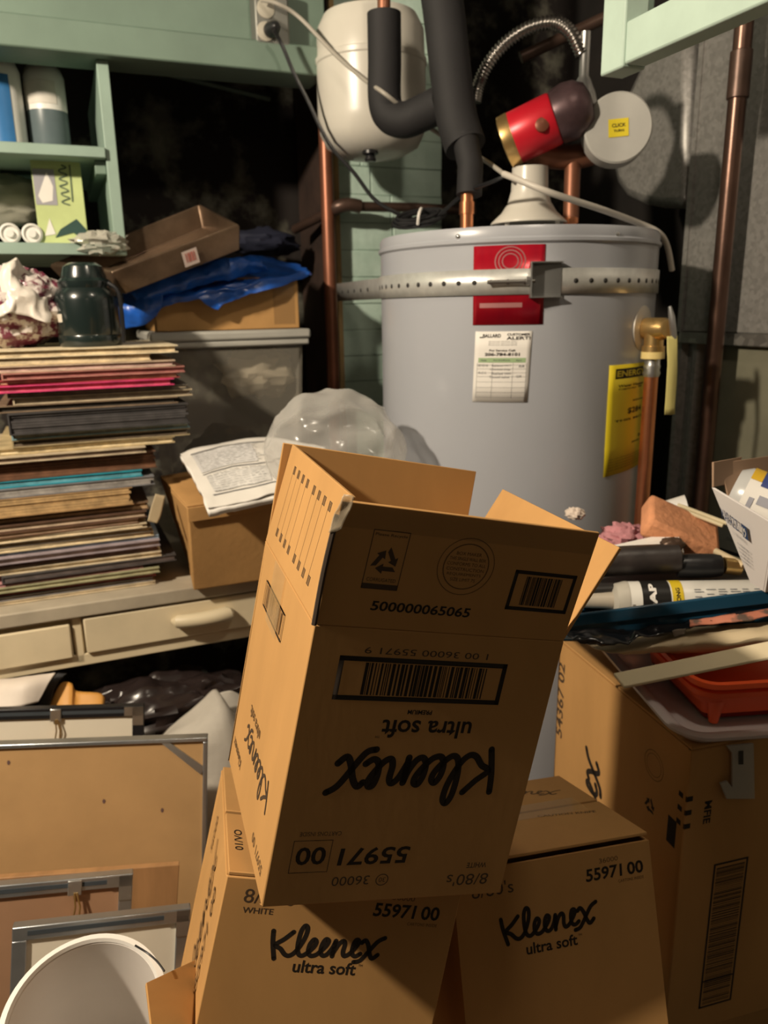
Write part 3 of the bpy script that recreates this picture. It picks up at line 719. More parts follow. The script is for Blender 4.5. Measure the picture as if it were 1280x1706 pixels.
part('drawer_stile', MB().rbox(ua + .004, ub2 - .004, VF, VF + .03, zlo, BZ - .028), CREAM, ben, .002)
dr = part('drawer_front', MB().rbox(ub2, .50, VF - .008, VF + .014, zlo + .020, BZ - .032), CREAM, ben, .003)
h0 = PV(288, 1040, VF - .02); h1 = PV(388, 1022, VF - .02); hz_ = (h0.z + h1.z) / 2
hm = MB(); uh0, uh1 = uof(h0), uof(h1)
for i in range(1): pass
hm.tube([UV(uh0 + (uh1 - uh0) * i / 12, VF - .010 - .016 * math.sin(math.pi * i / 12) ** .5, hz_ + .002) for i in range(13)], [.004 + .009 * (i > 0 and i < 12) + .003 * i / 12 for i in range(13)], 12)
part('drawer_handle', hm, mat('cream_handle', (0.62, 0.53, 0.36), 0.4), dr)
for (a, b) in ((-1.15, -1.05), (.45, .53)):
    part('leg', MB().rbox(a, b, VF + .05, VF + .13, -1.35, zlo), CREAM, ben); part('leg', MB().rbox(a, b, VB - .15, VB - .07, -1.35, BZ - .028), CREAM, ben)

# ---------------------------------------------------------------- records
VR = 1.51
RL = [  # bottom up: right end px, y top, y bottom at the front right, outer colour, inner colour, label
    (262, 996, 1003, (.55, .45, .30), (.60, .50, .36), 'cream record sleeve at the very bottom of the stack'),
    (258, 988, 996, (.20, .18, .17), (.42, .36, .28), 'grey record sleeve second from the bottom of the stack'),
    (263, 979, 988, (.42, .10, .11), (.55, .42, .32), 'red edged record sleeve low in the stack above the lowest grey one'),
    (268, 969, 979, (.30, .29, .17), (.45, .42, .26), 'olive record sleeve just above the lowest red edged one'),
    (241, 962, 969, (.40, .20, .20), (.12, .08, .08), 'short dusty pink record sleeve above the olive one'),
    (296, 950, 962, (.055, .05, .05), (.10, .08, .075), 'black record sleeve sticking out furthest near stack bottom'),
    (271, 940, 950, (.62, .52, .36), (.70, .62, .46), 'pale cream record sleeve lying on the protruding black one'),
    (266, 929, 940, (.38, .26, .24), (.30, .20, .19), 'rosy brown record sleeve under the mauve one'),
    (268, 917, 929, (.30, .25, .27), (.36, .28, .24), 'mauve grey record sleeve under the pale blue one'),
    (267, 911, 917, (.30, .40, .52), (.40, .42, .44), 'thin pale blue record sleeve in the lower third of the stack'),
    (258, 903, 911, (.64, .52, .32), (.66, .56, .38), 'bright cream record sleeve on top of the pale blue one'),
    (254, 893, 903, (.14, .11, .08), (.58, .46, .28), 'dark covered record sleeve with tan edge under the cream pair'),
    (246, 884, 893, (.60, .50, .34), (.62, .52, .36), 'cream record sleeve beneath the two brown ones'),
    (232, 874, 884, (.13, .07, .04), (.50, .36, .24), 'lower of the two dark brown record sleeves mid stack'),
    (246, 862, 874, (.10, .055, .035), (.52, .40, .28), 'upper of the two dark brown record sleeves mid stack'),
    (250, 848, 862, (.16, .10, .06), (.40, .27, .15), 'brown record sleeve right below the thick kraft bundle'),
    (222, 816, 848, (.36, .22, .10), (.46, .30, .14), 'thick kraft coloured album bundle under the grey sleeve'),
    (258, 800, 816, (.16, .16, .17), (.30, .28, .26), 'dark grey album with worn corner under the teal one'),
    (238, 788, 800, (.015, .24, .32), (.10, .30, .36), 'teal record sleeve in the middle of the stack'),
    (262, 757, 788, (.10, .055, .035), (.16, .075, .04), 'dark brown boxed record set above the teal sleeve'),
    (243, 746, 757, (.50, .41, .28), (.20, .15, .12), 'beige record sleeve on the dark brown boxed set'),
    (293, 734, 746, (.46, .36, .20), (.68, .58, .38), 'cream edged record sleeve below the tan one'),
    (318, 721, 734, (.34, .27, .15), (.12, .09, .06), 'tan record sleeve below the light blue one'),
    (318, 711, 721, (.22, .36, .40), (.50, .48, .36), 'thin light blue record sleeve beneath the black box set'),
    (315, 676, 711, (.045, .042, .042), (.06, .055, .055), 'thick black record box set in the upper half of the stack'),
    (298, 664, 676, (.20, .14, .09), (.03, .025, .02), 'torn brown record sleeve lying on the thick black box set'),
    (322, 652, 664, (.48, .39, .26), (.16, .13, .10), 'cream edged dark record sleeve, the widest near stack top'),
    (315, 643, 652, (.10, .09, .075), (.20, .16, .11), 'dark olive record sleeve beneath the magenta one'),
    (290, 631, 643, (.60, .05, .16), (.58, .12, .20), 'bright magenta record sleeve near stack top'),
    (300, 622, 631, (.30, .05, .05), (.56, .40, .25), 'dark red record sleeve above the magenta one'),
    (308, 611, 622, (.40, .17, .14), (.34, .13, .12), 'brick red record sleeve under the third from the top'),
    (292, 600, 611, (.48, .36, .26), (.50, .34, .30), 'pinkish tan record sleeve third from the top'),
    (252, 588, 600, (.58, .46, .28), (.64, .52, .34), 'torn tan record sleeve second from the top'),
    (297, 575, 588, (.66, .56, .38), (.62, .50, .32), 'cream record sleeve with yellow tip on top of the stack'),
]
rn = random.Random(11)
ztop_all = PV(280, 575, VR).z; zprev = BZ + .001
zr = [(PV(r[0], r[2], VR).z, PV(r[0], r[1], VR).z) for r in RL]
lo, hi = zr[0][0], zr[-1][1]
REC_TOP = ztop_all
z = BZ + .0008
tot = sum(a[2] - a[1] for a in RL); avail = REC_TOP - z
for i, (px, yt, yb, co, ci, lab) in enumerate(RL):
    h = (yb - yt) / tot * avail
    q = PV(px, (yt + yb) / 2, VR); ue = uof(q); dv = rn.uniform(-.008, .010); yaw = rn.uniform(-.018, .018)
    M = Matrix.Translation(UV(ue, VR + dv, z)) @ ROOM.to_4x4() @ Matrix.Rotation(yaw, 4, 'Z')
    S = .314; o = root('record_album', lab, 'record', UV(ue - S / 2, VR + S / 2, z), 'records stacked on the bench')
    t = min(.0022, h * .3); g = MB()
    bow = [rn.uniform(-.3, .3) * h * .25 for _ in range(3)]

    def bx(x0, x1, y0, y1, za, zb):
        n = 8; A = []
        for k in range(n + 1):
            x = x0 + (x1 - x0) * k / n; A.append(x)
        mbx = MB(); rows = []
        for (yy, zz) in ((y0, za), (y1, za), (y1, zb), (y0, zb), (y0, za)):
            rows.append([M @ V3((x, yy, zz)) for x in A])
        mbx.grid(rows)
        for ee in (0, n): mbx.add([rows[k][ee] for k in range(4)], [(0, 1, 2, 3)])
        return mbx
    e = .0002
    g.join(bx(-S, 0, 0, S, e, t)); g.join(bx(-S, 0, 0, S, h - t, h - e)); g.join(bx(-S, -S + .003, 0, S, t, h - t))
    part('sleeve', g, cm(co, .6, .3, 30), o, smooth=False)
    ic = max(.001, (h - 2 * t)); k = max(1, int(ic / .0045)); gi = MB()
    for kk in range(k):
        za = t + ic * kk / k; zb = t + ic * (kk + 1) / k - .0006
        gi.join(bx(-S + .004, -rn.uniform(.001, .008), rn.uniform(.0006, .006), S - .004, za, zb))
    part('inner_sleeve', gi, cm(ci, .65, .35, 45), o, smooth=False)
    z += h
TOPZ = z
# loose tag and yellow tip on the stack
tq = PV(268, 845, 1.50)
single('paper_tag', sheet([[PV(259, 822, 1.49), PV(275, 826, 1.49)], [PV(250, 850, 1.485), PV(268, 858, 1.485)], [PV(246, 868, 1.48), PV(262, 872, 1.48)]], 6, 4, .001), cm((.40, .32, .20), .6), 'loose tan paper tag hanging out of the record stack', 'paper', thick=.0008)

# thermos jar on the records
tb = PV(150, 555, 1.60); tb.z = TOPZ + .001
tj = root('thermos_jar', 'dark green lidded thermos jar standing on the records', 'thermos', tb)
k = .0565
hb_ = PV(150, 480, 1.60).z - tb.z; ht_ = PV(150, 437, 1.60).z - tb.z
part('jar_body', MB().lathe([(k * .97, 0), (k, .004), (k, .018), (k * .985, .020), (k, .022), (k, hb_ - .022), (k * .96, hb_ - .010), (k * .82, hb_)], tb, n=48), GREENB, tj)
part('jar_lid', MB().lathe([(k * .82, hb_), (k * .84, hb_ + .004), (k * .84, hb_ + .012), (k * .72, hb_ + .018), (k * .70, ht_ - .022), (k * .62, ht_ - .008), (k * .42, ht_ - .001), (0, ht_)], tb, n=48), GREENB, tj)
part('jar_label', MB().grid([[tb + V3(((k + .0006) * math.sin(a), -(k + .0006) * math.cos(a), zz)) for a in [-1.05 + .07 * i for i in range(8)]] for zz in (hb_ * .42, hb_ * .56)]), cm((.55, .50, .42)), tj)
part('carry_handle', MB().tube(cat([tb + V3((k * .9, -.02, hb_ + .008)), tb + V3((k + .012, -.02, hb_ - .01)), tb + V3((k + .014, -.02, .04)), tb + V3((k + .012, -.02, .004))], 5), .004, 8), BLACKP, tj)
# plastic bag with purple print
bgc = PV(22, 520, 1.64); bgc.z = TOPZ + .072
pb_ = root('produce_bag', 'crumpled white plastic bag with purple mottled print beside the thermos', 'bag', V3((bgc.x, bgc.y, TOPZ)))
part('bag_body', blob(bgc, (.105, .075, .072), ROOM, 56, 36, .16, 3.0, 5, .16), mat('purple_mottle', (0.62, 0.56, 0.52), 0.3, 0, 0, 45, 0.3, 60, col2=(0.16, 0.03, 0.055), thr=(0.46, 0.54)), pb_)
nk = PV(25, 460, 1.62)
part('bag_neck', sheet([[PV(-15, 530, 1.56), PV(20, 522, 1.555), PV(60, 528, 1.56), PV(82, 534, 1.57)], [PV(-12, 492, 1.57), PV(22, 480, 1.56), PV(58, 495, 1.565), PV(80, 512, 1.58)], [PV(0, 455, 1.585), PV(20, 446, 1.58), PV(40, 460, 1.59), PV(72, 490, 1.60)], [PV(6, 440, 1.60), PV(28, 434, 1.60), PV(40, 446, 1.60), PV(52, 470, 1.61)]], 36, 8, .012, 26, 2), mat('white_film', (0.66, 0.61, 0.54), 0.35, 0, 0.08, 9, 0.4, 50), pb_, thick=.0008)

# clear storage bin, carton and tarp behind the records
VBN = 1.77
b00, b01 = PV(270, 742, VBN), PV(497, 706, VBN)
r00, r01 = PV(272, 566, VBN - .02), PV(516, 560, VBN - .02)
zbn = BZ + .001; zrm = (r00.z + r01.z) / 2
ub0, ub1 = uof(r00) - .02, uof(r01)
bn = root('storage_bin', 'clear plastic storage bin with frosted lid behind the record stack', 'bin', UV((ub0 + ub1) / 2, VBN + .12, zbn))
ti = .025
part('bin_body', MB().add([UV(ub0 + ti, VBN + ti, zbn), UV(ub1 - ti, VBN + ti, zbn), UV(ub1 - ti, VBN + .30 - ti, zbn), UV(ub0 + ti, VBN + .30 - ti, zbn), UV(ub0 + .008, VBN, zrm), UV(ub1 - .008, VBN, zrm), UV(ub1 - .008, VBN + .30, zrm), UV(ub0 + .008, VBN + .30, zrm)],
                          [(3, 2, 1, 0), (0, 1, 5, 4), (1, 2, 6, 5), (2, 3, 7, 6), (3, 0, 4, 7)]), BIN, bn, .012)
part('bin_lid', MB().rbox(ub0 - .006, ub1 + .006, VBN - .014, VBN + .31, zrm - .006, zrm + .016), mat('frosted_lid', (0.40, 0.39, 0.35), 0.4), bn, .006)
part('lid_lip', MB().rbox(ub0 - .002, ub1 + .002, VBN - .010, VBN + .306, zrm - .020, zrm - .006), mat('frosted_lid', (0, 0, 0)), bn, .004)
single('cloth', blob(UV(ub1 - .10, VBN + .10, zrm - .085), (.085, .06, .06), ROOM, 32, 24, .3, 2.2, 4, .2), cm((.44, .38, .28), .8), 'beige folded cloth inside the clear bin at upper right', 'cloth')
single('dark_clothes', blob(UV((ub0 + ub1) / 2, VBN + .15, zbn + .125), ((ub1 - ub0) / 2 - .055, .10, .115), ROOM, 40, 26, .18, 2.2, 9, .1), mat('dark_fabric', (0.025, 0.018, 0.016), 0.9, 0, 0.4, 8), 'dark clothes filling the bottom of the clear storage bin', 'clothes')
cbz = zrm + .017
c0, c1 = PV(262, 556, VBN + .01), PV(500, 548, VBN + .01); ct = PV(498, 462, VBN + .01).z
cx = root('cardboard_box', 'small brown cardboard box under the blue tarp on the bin lid', 'box', UV((uof(c0) + uof(c1)) / 2, VBN + .1, cbz))
part('box_body', MB().rbox(uof(c0), uof(c1), VBN + .012, VBN + .25, cbz, ct - .004), CARD2, cx, .002)
part('box_flap', MB().rbox(uof(c0), uof(c1), VBN + .012, VBN + .13, ct - .004, ct), CARD2, cx)
part('packing_tape', MB().rbox(uof(c1) - .06, uof(c1) - .01, VBN + .0112, VBN + .0118, cbz + .01, ct - .004), TAPE, cx)
tz = VBN + .01
TP = lambda x, y, dv: PV(x, y, tz + dv)
tp = root('blue_tarp', 'folded shiny blue tarp spread over the cardboard box behind the thermos', 'tarp', TP(380, 480, .05))
part('tarp_layer', sheet([[TP(205, 470, .24), TP(290, 440, .24), TP(380, 428, .24), TP(450, 430, .24), TP(500, 444, .24)],
                          [TP(203, 486, .10), TP(285, 462, .08), TP(370, 452, .06), TP(440, 458, .06), TP(515, 452, .10)],
                          [TP(212, 508, .0), TP(285, 490, -.02), TP(340, 482, -.03), TP(420, 472, -.03), TP(515, 458, .02)],
                          [TP(225, 528, -.02), TP(280, 512, -.028), TP(335, 497, -.03), TP(420, 480, -.034), TP(505, 463, .0)]], 46, 8, .010, 20, 1), TARP, tp, thick=.0015)
part('tarp_fold', sheet([[TP(218, 492, .04), TP(300, 462, .02), TP(380, 440, .02), TP(425, 430, .05)],
                         [TP(214, 480, -.01), TP(300, 452, -.035), TP(385, 430, -.035), TP(436, 432, .0)],
                         [TP(222, 500, -.03), TP(300, 472, -.05), TP(385, 448, -.05), TP(440, 440, -.02)],
                         [TP(240, 512, -.01), TP(310, 482, -.03), TP(390, 460, -.03), TP(445, 450, .0)]], 40, 8, .009, 24, 4), TARP, tp, thick=.002)
part('tarp_corner', sheet([[TP(318, 490, -.03), TP(380, 474, -.034), TP(440, 468, -.032), TP(512, 450, -.0)],
                           [TP(342, 504, -.035), TP(385, 490, -.038), TP(440, 478, -.034), TP(516, 456, -.0)],
                           [TP(362, 517, -.036), TP(392, 500, -.038), TP(440, 484, -.035), TP(512, 462, -.0)]], 30, 8, .005, 34, 6), TARP, tp, thick=.0015)
part('tarp_drape', sheet([[TP(205, 480, .0), TP(235, 474, -.02), TP(262, 470, -.03)], [TP(204, 515, -.02), TP(232, 512, -.035), TP(270, 500, -.04)], [TP(206, 548, -.0), TP(230, 545, -.02), TP(262, 525, -.03)]], 24, 8, .005, 25, 8), TARP, tp, thick=.0015)
single('dark_cloth', blob(TP(435, 405, .36), (.10, .07, .035), ROOM, 32, 18, .25, 2.5, 5, .2), cm((.012, .014, .03), .8), 'dark navy cloth heaped behind the blue tarp', 'cloth')
# baking pan leaning on the heap
R_ = [PY(84, 440, 1.72), PY(186, 452, 1.56), PY(396, 373, 1.66), PY(333, 340, 1.90)]
dn_ = ((R_[1] - R_[0]).cross(R_[2] - R_[1])).normalized(); dn_ = -dn_ if dn_.z > 0 else dn_
ctr = sum(R_, V3()) / 4
pn = root('baking_pan', 'rusty rectangular metal baking pan tilted on the blue tarp', 'pan', ctr + dn_ * .05)
inn = [ctr + (p - ctr) * .97 for p in R_]; bo_ = [ctr + (p - ctr) * .93 + dn_ * .052 for p in R_]; bi_ = [ctr + (p - ctr) * .91 + dn_ * .048 for p in R_]
rim = [ctr + (p - ctr) * 1.015 + dn_ * .006 for p in R_]
part('pan_shell', MB().add(inn + bo_ + bi_ + R_ + rim, [(4, 5, 6, 7)] + [q for i in range(4) for j in [(i + 1) % 4] for q in ((i, j, 8 + j, 8 + i), (12 + i, 12 + j, j, i), (12 + i, 16 + i, 16 + j, 12 + j), (16 + i, 4 + i, 4 + j, 16 + j))] + [(8, 9, 10, 11)]), WOODD, pn, .003)
se = (R_[2] - R_[1]).normalized(); c = R_[1] * .42 + R_[2] * .58; nf = se.cross(dn_).normalized(); nf = nf if nf.y < 0 else -nf
wd = bo_[1] * .42 + bo_[2] * .58; mid = (c + wd) / 2 + nf * .006; dd = (wd - c).normalized()
nn_ = se.cross(dd).normalized(); nn_ = nn_ if nn_.y < 0 else -nn_
F = Matrix(((se.x, -dd.x, nn_.x, mid.x), (se.y, -dd.y, nn_.y, mid.y), (se.z, -dd.z, nn_.z, mid.z), (0, 0, 0, 1)))
stk = part('price_sticker', rect(F, -.016, .016, -.018, .014), cm((.62, .50, .45)), pn)
F.translation = mid + nn_ * .0006
part('sticker_print', bars(F, -.010, .011, -.010, .009, 10, 4), cm((.5, .15, .12)), stk)
single('clear_wrapper', blob(PV(168, 405, 1.84), (.05, .03, .022), ROOM, 24, 16, .5, 3, 2, .4), clear_mat('wrapper_film', (.6, .58, .5), .45), 'small crumpled clear wrapper at upper left behind the pan', 'wrapper')

# brown box on the bench with packet and clear bag on it
Q = [PV(324, 998, 1.44), PV(470, 972, 1.44), PV(480, 975, 1.66), PV(318, 993, 1.62), PV(312, 846, 1.40), PV(486, 822, 1.40), PV(505, 760, 1.62), PV(268, 800, 1.62)]
for i_ in range(4): Q[i_].z = BZ + .001
bb = root('cardboard_box', 'slumped brown cardboard box on bench edge under the white packet', 'box', (Q[0] + Q[2]) / 2)
part('box_body', MB().hexa(Q), CARD2, bb, .003)
up = V3((0, 0, .004))
part('box_flap', MB().hexa([Q[4] + up * .1, Q[4] * .35 + Q[5] * .65 + up * .1, Q[7] * .35 + Q[6] * .65 + up * .1, Q[7] + up * .1, Q[4] + up, Q[4] * .35 + Q[5] * .65 + up, Q[7] * .35 + Q[6] * .65 + up * 2, Q[7] + up * 2.2]), CARD2, bb, .001)
fn_ = (Q[1] - Q[0]).cross(EZ).normalized(); fn_ = fn_ if fn_.y < 0 else -fn_
part('box_flap', MB().hexa([Q[4] + fn_ * .001 - EZ * .028, Q[5] + fn_ * .001 - EZ * .026, Q[5] - EZ * .026 - fn_ * .002, Q[4] - EZ * .028 - fn_ * .002, Q[4] + fn_ * .003, Q[5] + fn_ * .003, Q[5] - fn_ * .001, Q[4] - fn_ * .001]), CARD2, bb, .001)
pk = root('mail_packet', 'white printed booklet packet in plastic lying on the slumped box', 'packet', PY(400, 840, 1.28))
PK = lambda x, y, Y: PY(x, y, Y)
rows = [[PK(300, 757, 1.50), PK(345, 743, 1.50), PK(430, 727, 1.51), PK(490, 735, 1.52), PK(540, 745, 1.5)],
        [PK(316, 782, 1.42), PK(365, 768, 1.42), PK(440, 755, 1.43), PK(500, 768, 1.43), PK(550, 775, 1.42)],
        [PK(333, 815, 1.35), PK(385, 800, 1.36), PK(450, 790, 1.36), PK(510, 790, 1.36), PK(560, 800, 1.36)],
        [PK(348, 846, 1.30), PK(400, 838, 1.31), PK(460, 822, 1.32), PK(515, 812, 1.33), PK(565, 820, 1.33)]]
ps = sheet(rows, 36, 10, .0035, 22, 3)
part('packet_cover', ps, mat('glossy_paper', (0.66, 0.63, 0.58), 0.3, 0, 0.05, 6), pk, thick=.0016)
lowr = [[p - EZ * (.010 if i < 3 else .016) + V3((0, .004, 0)) for p in r] for i, r in enumerate(rows)]
part('packet_pages', sheet([[p - EZ * .010 + V3((0, .003, 0)) for p in r] for r in rows], 36, 10, .004, 26, 7), PAPER, pk, thick=.014)
n0 = 36
def pkpt(a, b):
    i = b * 30; j = a * 35; i0 = min(int(i), 29); j0 = min(int(j), 34); fi, fj = i - i0, j - j0; g_ = lambda r, c_: ps.v[r * n0 + c_]
    p = (g_(i0, j0) * (1 - fi) + g_(i0 + 1, j0) * fi) * (1 - fj) + (g_(i0, j0 + 1) * (1 - fi) + g_(i0 + 1, j0 + 1) * fi) * fj
    return p + V3((0, -.0015, .0022))
m = MB()
for b in (.12, .48, .80): m.grid([[pkpt(.10 + .42 * i / 20, b + d + .05 * math.sin(i * .3) * 0) for i in range(21)] for d in (0, .012)])
part('printed_rule', m, cm((.16, .16, .17)), pk)
m = MB().grid([[pkpt(.10 + .35 * i / 16, b) for i in range(17)] for b in (.15, .25, .35, .45)])
part('printed_picture', m, cm((.52, .51, .50), .35, .2), pk)
m = MB()
rn = random.Random(9)
for b in [.15 + .03 * i for i in range(10)] + [.52 + .03 * i for i in range(9)]:
    x = .12
    while x < .46:
        e = x + rn.uniform(.015, .05); m.grid([[pkpt(x + (e - x) * i / 3, b + d) + V3((0, -.0004, .0006)) for i in range(4)] for d in (0, .007)]); x = e + .012
part('printed_text', m, cm((.46, .455, .45), .5), pk)
m = MB().grid([[pkpt(.12 + .38 * i / 16, b) for i in range(17)] for b in (.54, .62, .70, .77)])
part('printed_picture', m, cm((.56, .545, .52), .35, .2, 60), pk)
pbg = PY(556, 745, 1.36)
single('clear_plastic_bag', blob(pbg, (.122, .10, .098), Matrix.Rotation(.1, 3, 'Y'), 96, 64, .10, 1.3, 8, -.16), BAGW, 'puffed clear plastic bag between the white packet and the water heater', 'bag')

# ================================================================== UNDER THE BENCH, FRAMES, BUCKET
ubz = -1.35


def panel(px4, ys, th):
    p = [PY(x, y, Y) for (x, y), Y in zip(px4, ys)]; n = (p[1] - p[0]).cross(p[3] - p[0]).normalized(); n = n if n.y > 0 else -n
    return p, n


def leaning(tl, tr, Y0, Y1, drop, lean):
    """upright rectangle whose top edge runs between two sighted corners; leans back by lean"""
    a = PY(*tl, Y0); b = PY(*tr, Y1); ex = (b - a).normalized(); back = V3((-ex.y, ex.x, 0)).normalized()
    dn = (-EZ * math.cos(lean) - back * math.sin(lean)); dn = (dn - ex * dn.dot(ex)).normalized(); n = ex.cross(-dn)
    w = (b - a).length; F = Matrix(((ex.x, -dn.x, n.x, a.x), (ex.y, -dn.y, n.y, a.y), (ex.z, -dn.z, n.z, a.z), (0, 0, 0, 1)))
    return F, w


def loc_box(F, x0, x1, y0, y1, z0, z1):
    return MB().hexa([F @ V3(q) for q in ((x0, y0, z0), (x1, y0, z0), (x1, y0, z1), (x0, y0, z1), (x0, y1, z0), (x1, y1, z0), (x1, y1, z1), (x0, y1, z1))])


def picture(name, label, tl, tr, Y0, Y1, hgt, fwid, fmat, bmat, lean=.12, lw=.3, wire=True, corner=True, brace=False, x0=0, depth=.016, clip=None):
    F, w = leaning(tl, tr, Y0, Y1, hgt, lean)
    o = root(name, label, 'picture frame', F @ V3((w / 2, -hgt, 0)), 'picture frames leaning under the bench')
    for q in ((x0, w, -fwid, 0), (x0, w, -hgt, -hgt + fwid)):
        part('frame_rail', loc_box(F, *q, -depth, 0), fmat, o, .0015)
    for q in ((x0, x0 + fwid, -hgt, -fwid), (w - fwid, w, -hgt, -fwid)):
        part('frame_rail', loc_box(F, *q, -depth, 0), fmat, o, .0015)
    if fwid > .012:
        for q in ((x0 + fwid, w - fwid, -fwid * .62, -fwid * .30),): part('channel', loc_box(F, *q, -.001, .0006), cm((.05, .06, .07), .35), o)
    part('backing_board', loc_box(F, x0 + fwid * .5, w - fwid * .5, -hgt + fwid * .5, -fwid * .5, -depth * .7, -.004), bmat, o)
    if corner:
        for q in ((w - .034, w - .001, -fwid * .9, -.001), (w - fwid, w - .001, -.036, -.001)): part('corner_bracket', loc_box(F, *q, 0, .0012), CHROME, o)
    if wire:
        cx_ = clip if clip is not None else w * .52
        part('hanger_clip', loc_box(F, cx_ - .009, cx_ + .009, -fwid - .004, -.001, 0, .003), CHROME, o, .001)
        part('hanging_wire', MB().tube([F @ V3(q) for q in ((cx_, -fwid, .003), (cx_ + .002, -fwid - .02, .004), (cx_ - .004, -fwid - .06, .001))], .0014, 6).tube([F @ V3(q) for q in ((cx_ + .003, -fwid, .003), (cx_ + .008, -fwid - .02, .004), (cx_ + .006, -fwid - .05, .001))], .0014, 6), BRASS, o)
    if brace:
        part('corner_brace', MB().hexa([F @ V3(q) for q in ((w - .075, -.004, -.003), (w - .062, -.004, -.003), (w - .062, -.004, -.001), (w - .075, -.004, -.001))] + [F @ V3(q) for q in ((w - .010, -.062, -.003), (w - .004, -.05, -.003), (w - .004, -.05, -.001), (w - .010, -.062, -.001))]), CHROME, o)
        for qx, qy in ((.12, -.03), (w - .07, -.12), (w * .62, -.10)): part('board_stain', MB().add([F @ V3((qx + .0025 * math.cos(i), qy + .004 * math.sin(i), -.0035)) for i in range(6)], [tuple(range(6))]), cm((.14, .08, .07)), o)
    return o


MATB = cm((.72, .66, .54), .6, .04)
picture('picture_frame', 'black frame with cream mat and steel corner, furthest back under the bench', (-120, 1186), (240, 1176), 1.19, 1.26, .62, .020, cm((.012, .012, .014), .3), MATB, .10, clip=.205)
picture('picture_frame', 'largest silver framed picture showing its plain brown backing board', (-130, 1246), (346, 1229), 1.03, 1.10, .62, .007, SILVER, BACKING, .14, wire=False, corner=False, brace=True, depth=.02)
F, w_ = leaning((-120, 1472), (299, 1441), .90, .985, .4, .16)
single('wood_panel', loc_box(F, 0, w_, -.40, 0, -.012, 0), WOOD, 'thin brown wood panel against the large brown backed picture', 'panel', bevel=.001)
picture('picture_frame', 'silver frame with pinkish brown backing leaning on the wood panel', (-120, 1487), (222, 1456), .84, .91, .36, .018, SILVER, mat('pink_brown_board', (0.36, 0.20, 0.11), 0.7, 0, 0.1, 6), .16, clip=.178)
picture('picture_frame', 'small silver frame with cream backing right behind the white bucket', (20, 1547), (318, 1514), .80, .86, .28, .018, SILVER, MATB, .18, wire=False, clip=.1)
# bucket
kc = PY(148, 1700, .64); kax = V3((.06, -.30, .95)).normalized(); kr = .072
kc = PY(140, 1690, .60)
bu = root('bucket', 'white plastic bucket at lower left in front of the small silver frame', 'bucket', kc - kax * .2)
part('bucket_shell', MB().lathe([(kr * .80, -.19), (kr, 0), (kr + .004, .001), (kr + .005, -.008), (kr + .001, -.010)], kc, kax, 64, caps=False).lathe([(0, -.185), (kr * .78, -.185), (kr * .97, -.002), (kr, 0)], kc, kax, 64, caps=False), mat('bucket_white', (0.64, 0.60, 0.56), 0.35, 0, 0.05, 6), bu)
part('bucket_rim', MB().lathe([(kr * .975, 0), (kr, .004), (kr + .006, .002), (kr + .006, -.007), (kr, -.009)], kc, kax, 64, caps=False), WHITEP, bu)
rt2_ = kax.cross(V3((0, 1, 0))).normalized()
part('bail_handle', MB().tube(cat([PY(225, 1575, .635), PY(246, 1588, .63), PY(262, 1602, .62), PY(274, 1618, .61)], 6), .0010, 6), BLACKP, bu)
# things in the gap under the drawers
single('white_paper_sheet', sheet([[PY(-30, 1135, 1.30), PY(40, 1128, 1.30), PY(92, 1121, 1.31)], [PY(-30, 1150, 1.28), PY(35, 1142, 1.27), PY(80, 1140, 1.29)], [PY(-30, 1182, 1.25), PY(30, 1178, 1.25), PY(64, 1170, 1.27)]], 20, 6, .002, 20), mat('pinkish_paper', (0.62, 0.55, 0.48), 0.6), 'pinkish white paper sheet under the left drawer', 'paper', thick=.002)
single('black_folder', sheet([[PY(96, 1121, 1.325), PY(112, 1122, 1.33)], [PY(80, 1142, 1.305), PY(92, 1144, 1.31)], [PY(60, 1185, 1.285), PY(80, 1190, 1.29)]], 8, 8), BLACKP, 'black curved folder edge between white paper and orange envelope', 'folder', thick=.003)
single('orange_envelope', sheet([[PY(84, 1180, 1.31), PY(100, 1140, 1.33), PY(118, 1138, 1.33), PY(128, 1152, 1.33), PY(165, 1155, 1.33), PY(174, 1163, 1.33)], [PY(84, 1190, 1.29), PY(100, 1186, 1.29), PY(118, 1186, 1.29), PY(130, 1186, 1.30), PY(165, 1184, 1.30), PY(172, 1182, 1.31)]], 24, 5, .002, 20), cm((.56, .27, .06), .5), 'orange brown paper envelope beside the black folder under the drawers', 'envelope', thick=.002)
single('black_bag', blob(PY(270, 1185, 1.42), (.20, .09, .075), ROOM, 56, 34, .2, 2.4, 6, .28), mat('black_film', (0.022, 0.015, 0.014), 0.25, 0, 0.2), 'shiny black plastic bag in the dark gap under the bench', 'bag')
gk = root('canvas_bag', 'light grey folded canvas bag between the large picture and the open carton', 'bag', PY(350, 1290, 1.25))
CAN = mat('grey_canvas', (0.40, 0.37, 0.32), 0.85, 0, 0.12, 10, 0.2, 80)
part('bag_side', sheet([[PY(268, 1226, 1.30), PY(310, 1190, 1.31), PY(356, 1151, 1.32), PY(372, 1170, 1.32)], [PY(275, 1240, 1.24), PY(325, 1220, 1.24), PY(375, 1205, 1.25), PY(400, 1215, 1.27)], [PY(280, 1330, 1.20), PY(340, 1320, 1.20), PY(395, 1315, 1.22), PY(420, 1320, 1.25)], [PY(280, 1480, 1.18), PY(340, 1480, 1.18), PY(400, 1480, 1.2), PY(430, 1480, 1.22)]], 26, 8, .006, 14, 2), CAN, gk, thick=.003)
part('bag_side', sheet([[PY(358, 1158, 1.36), PY(385, 1150, 1.37), PY(410, 1165, 1.38)], [PY(366, 1185, 1.34), PY(395, 1195, 1.35), PY(420, 1210, 1.36)], [PY(370, 1250, 1.32), PY(400, 1260, 1.33), PY(430, 1270, 1.34)]], 18, 8, .004, 14, 3), CAN, gk, thick=.003)

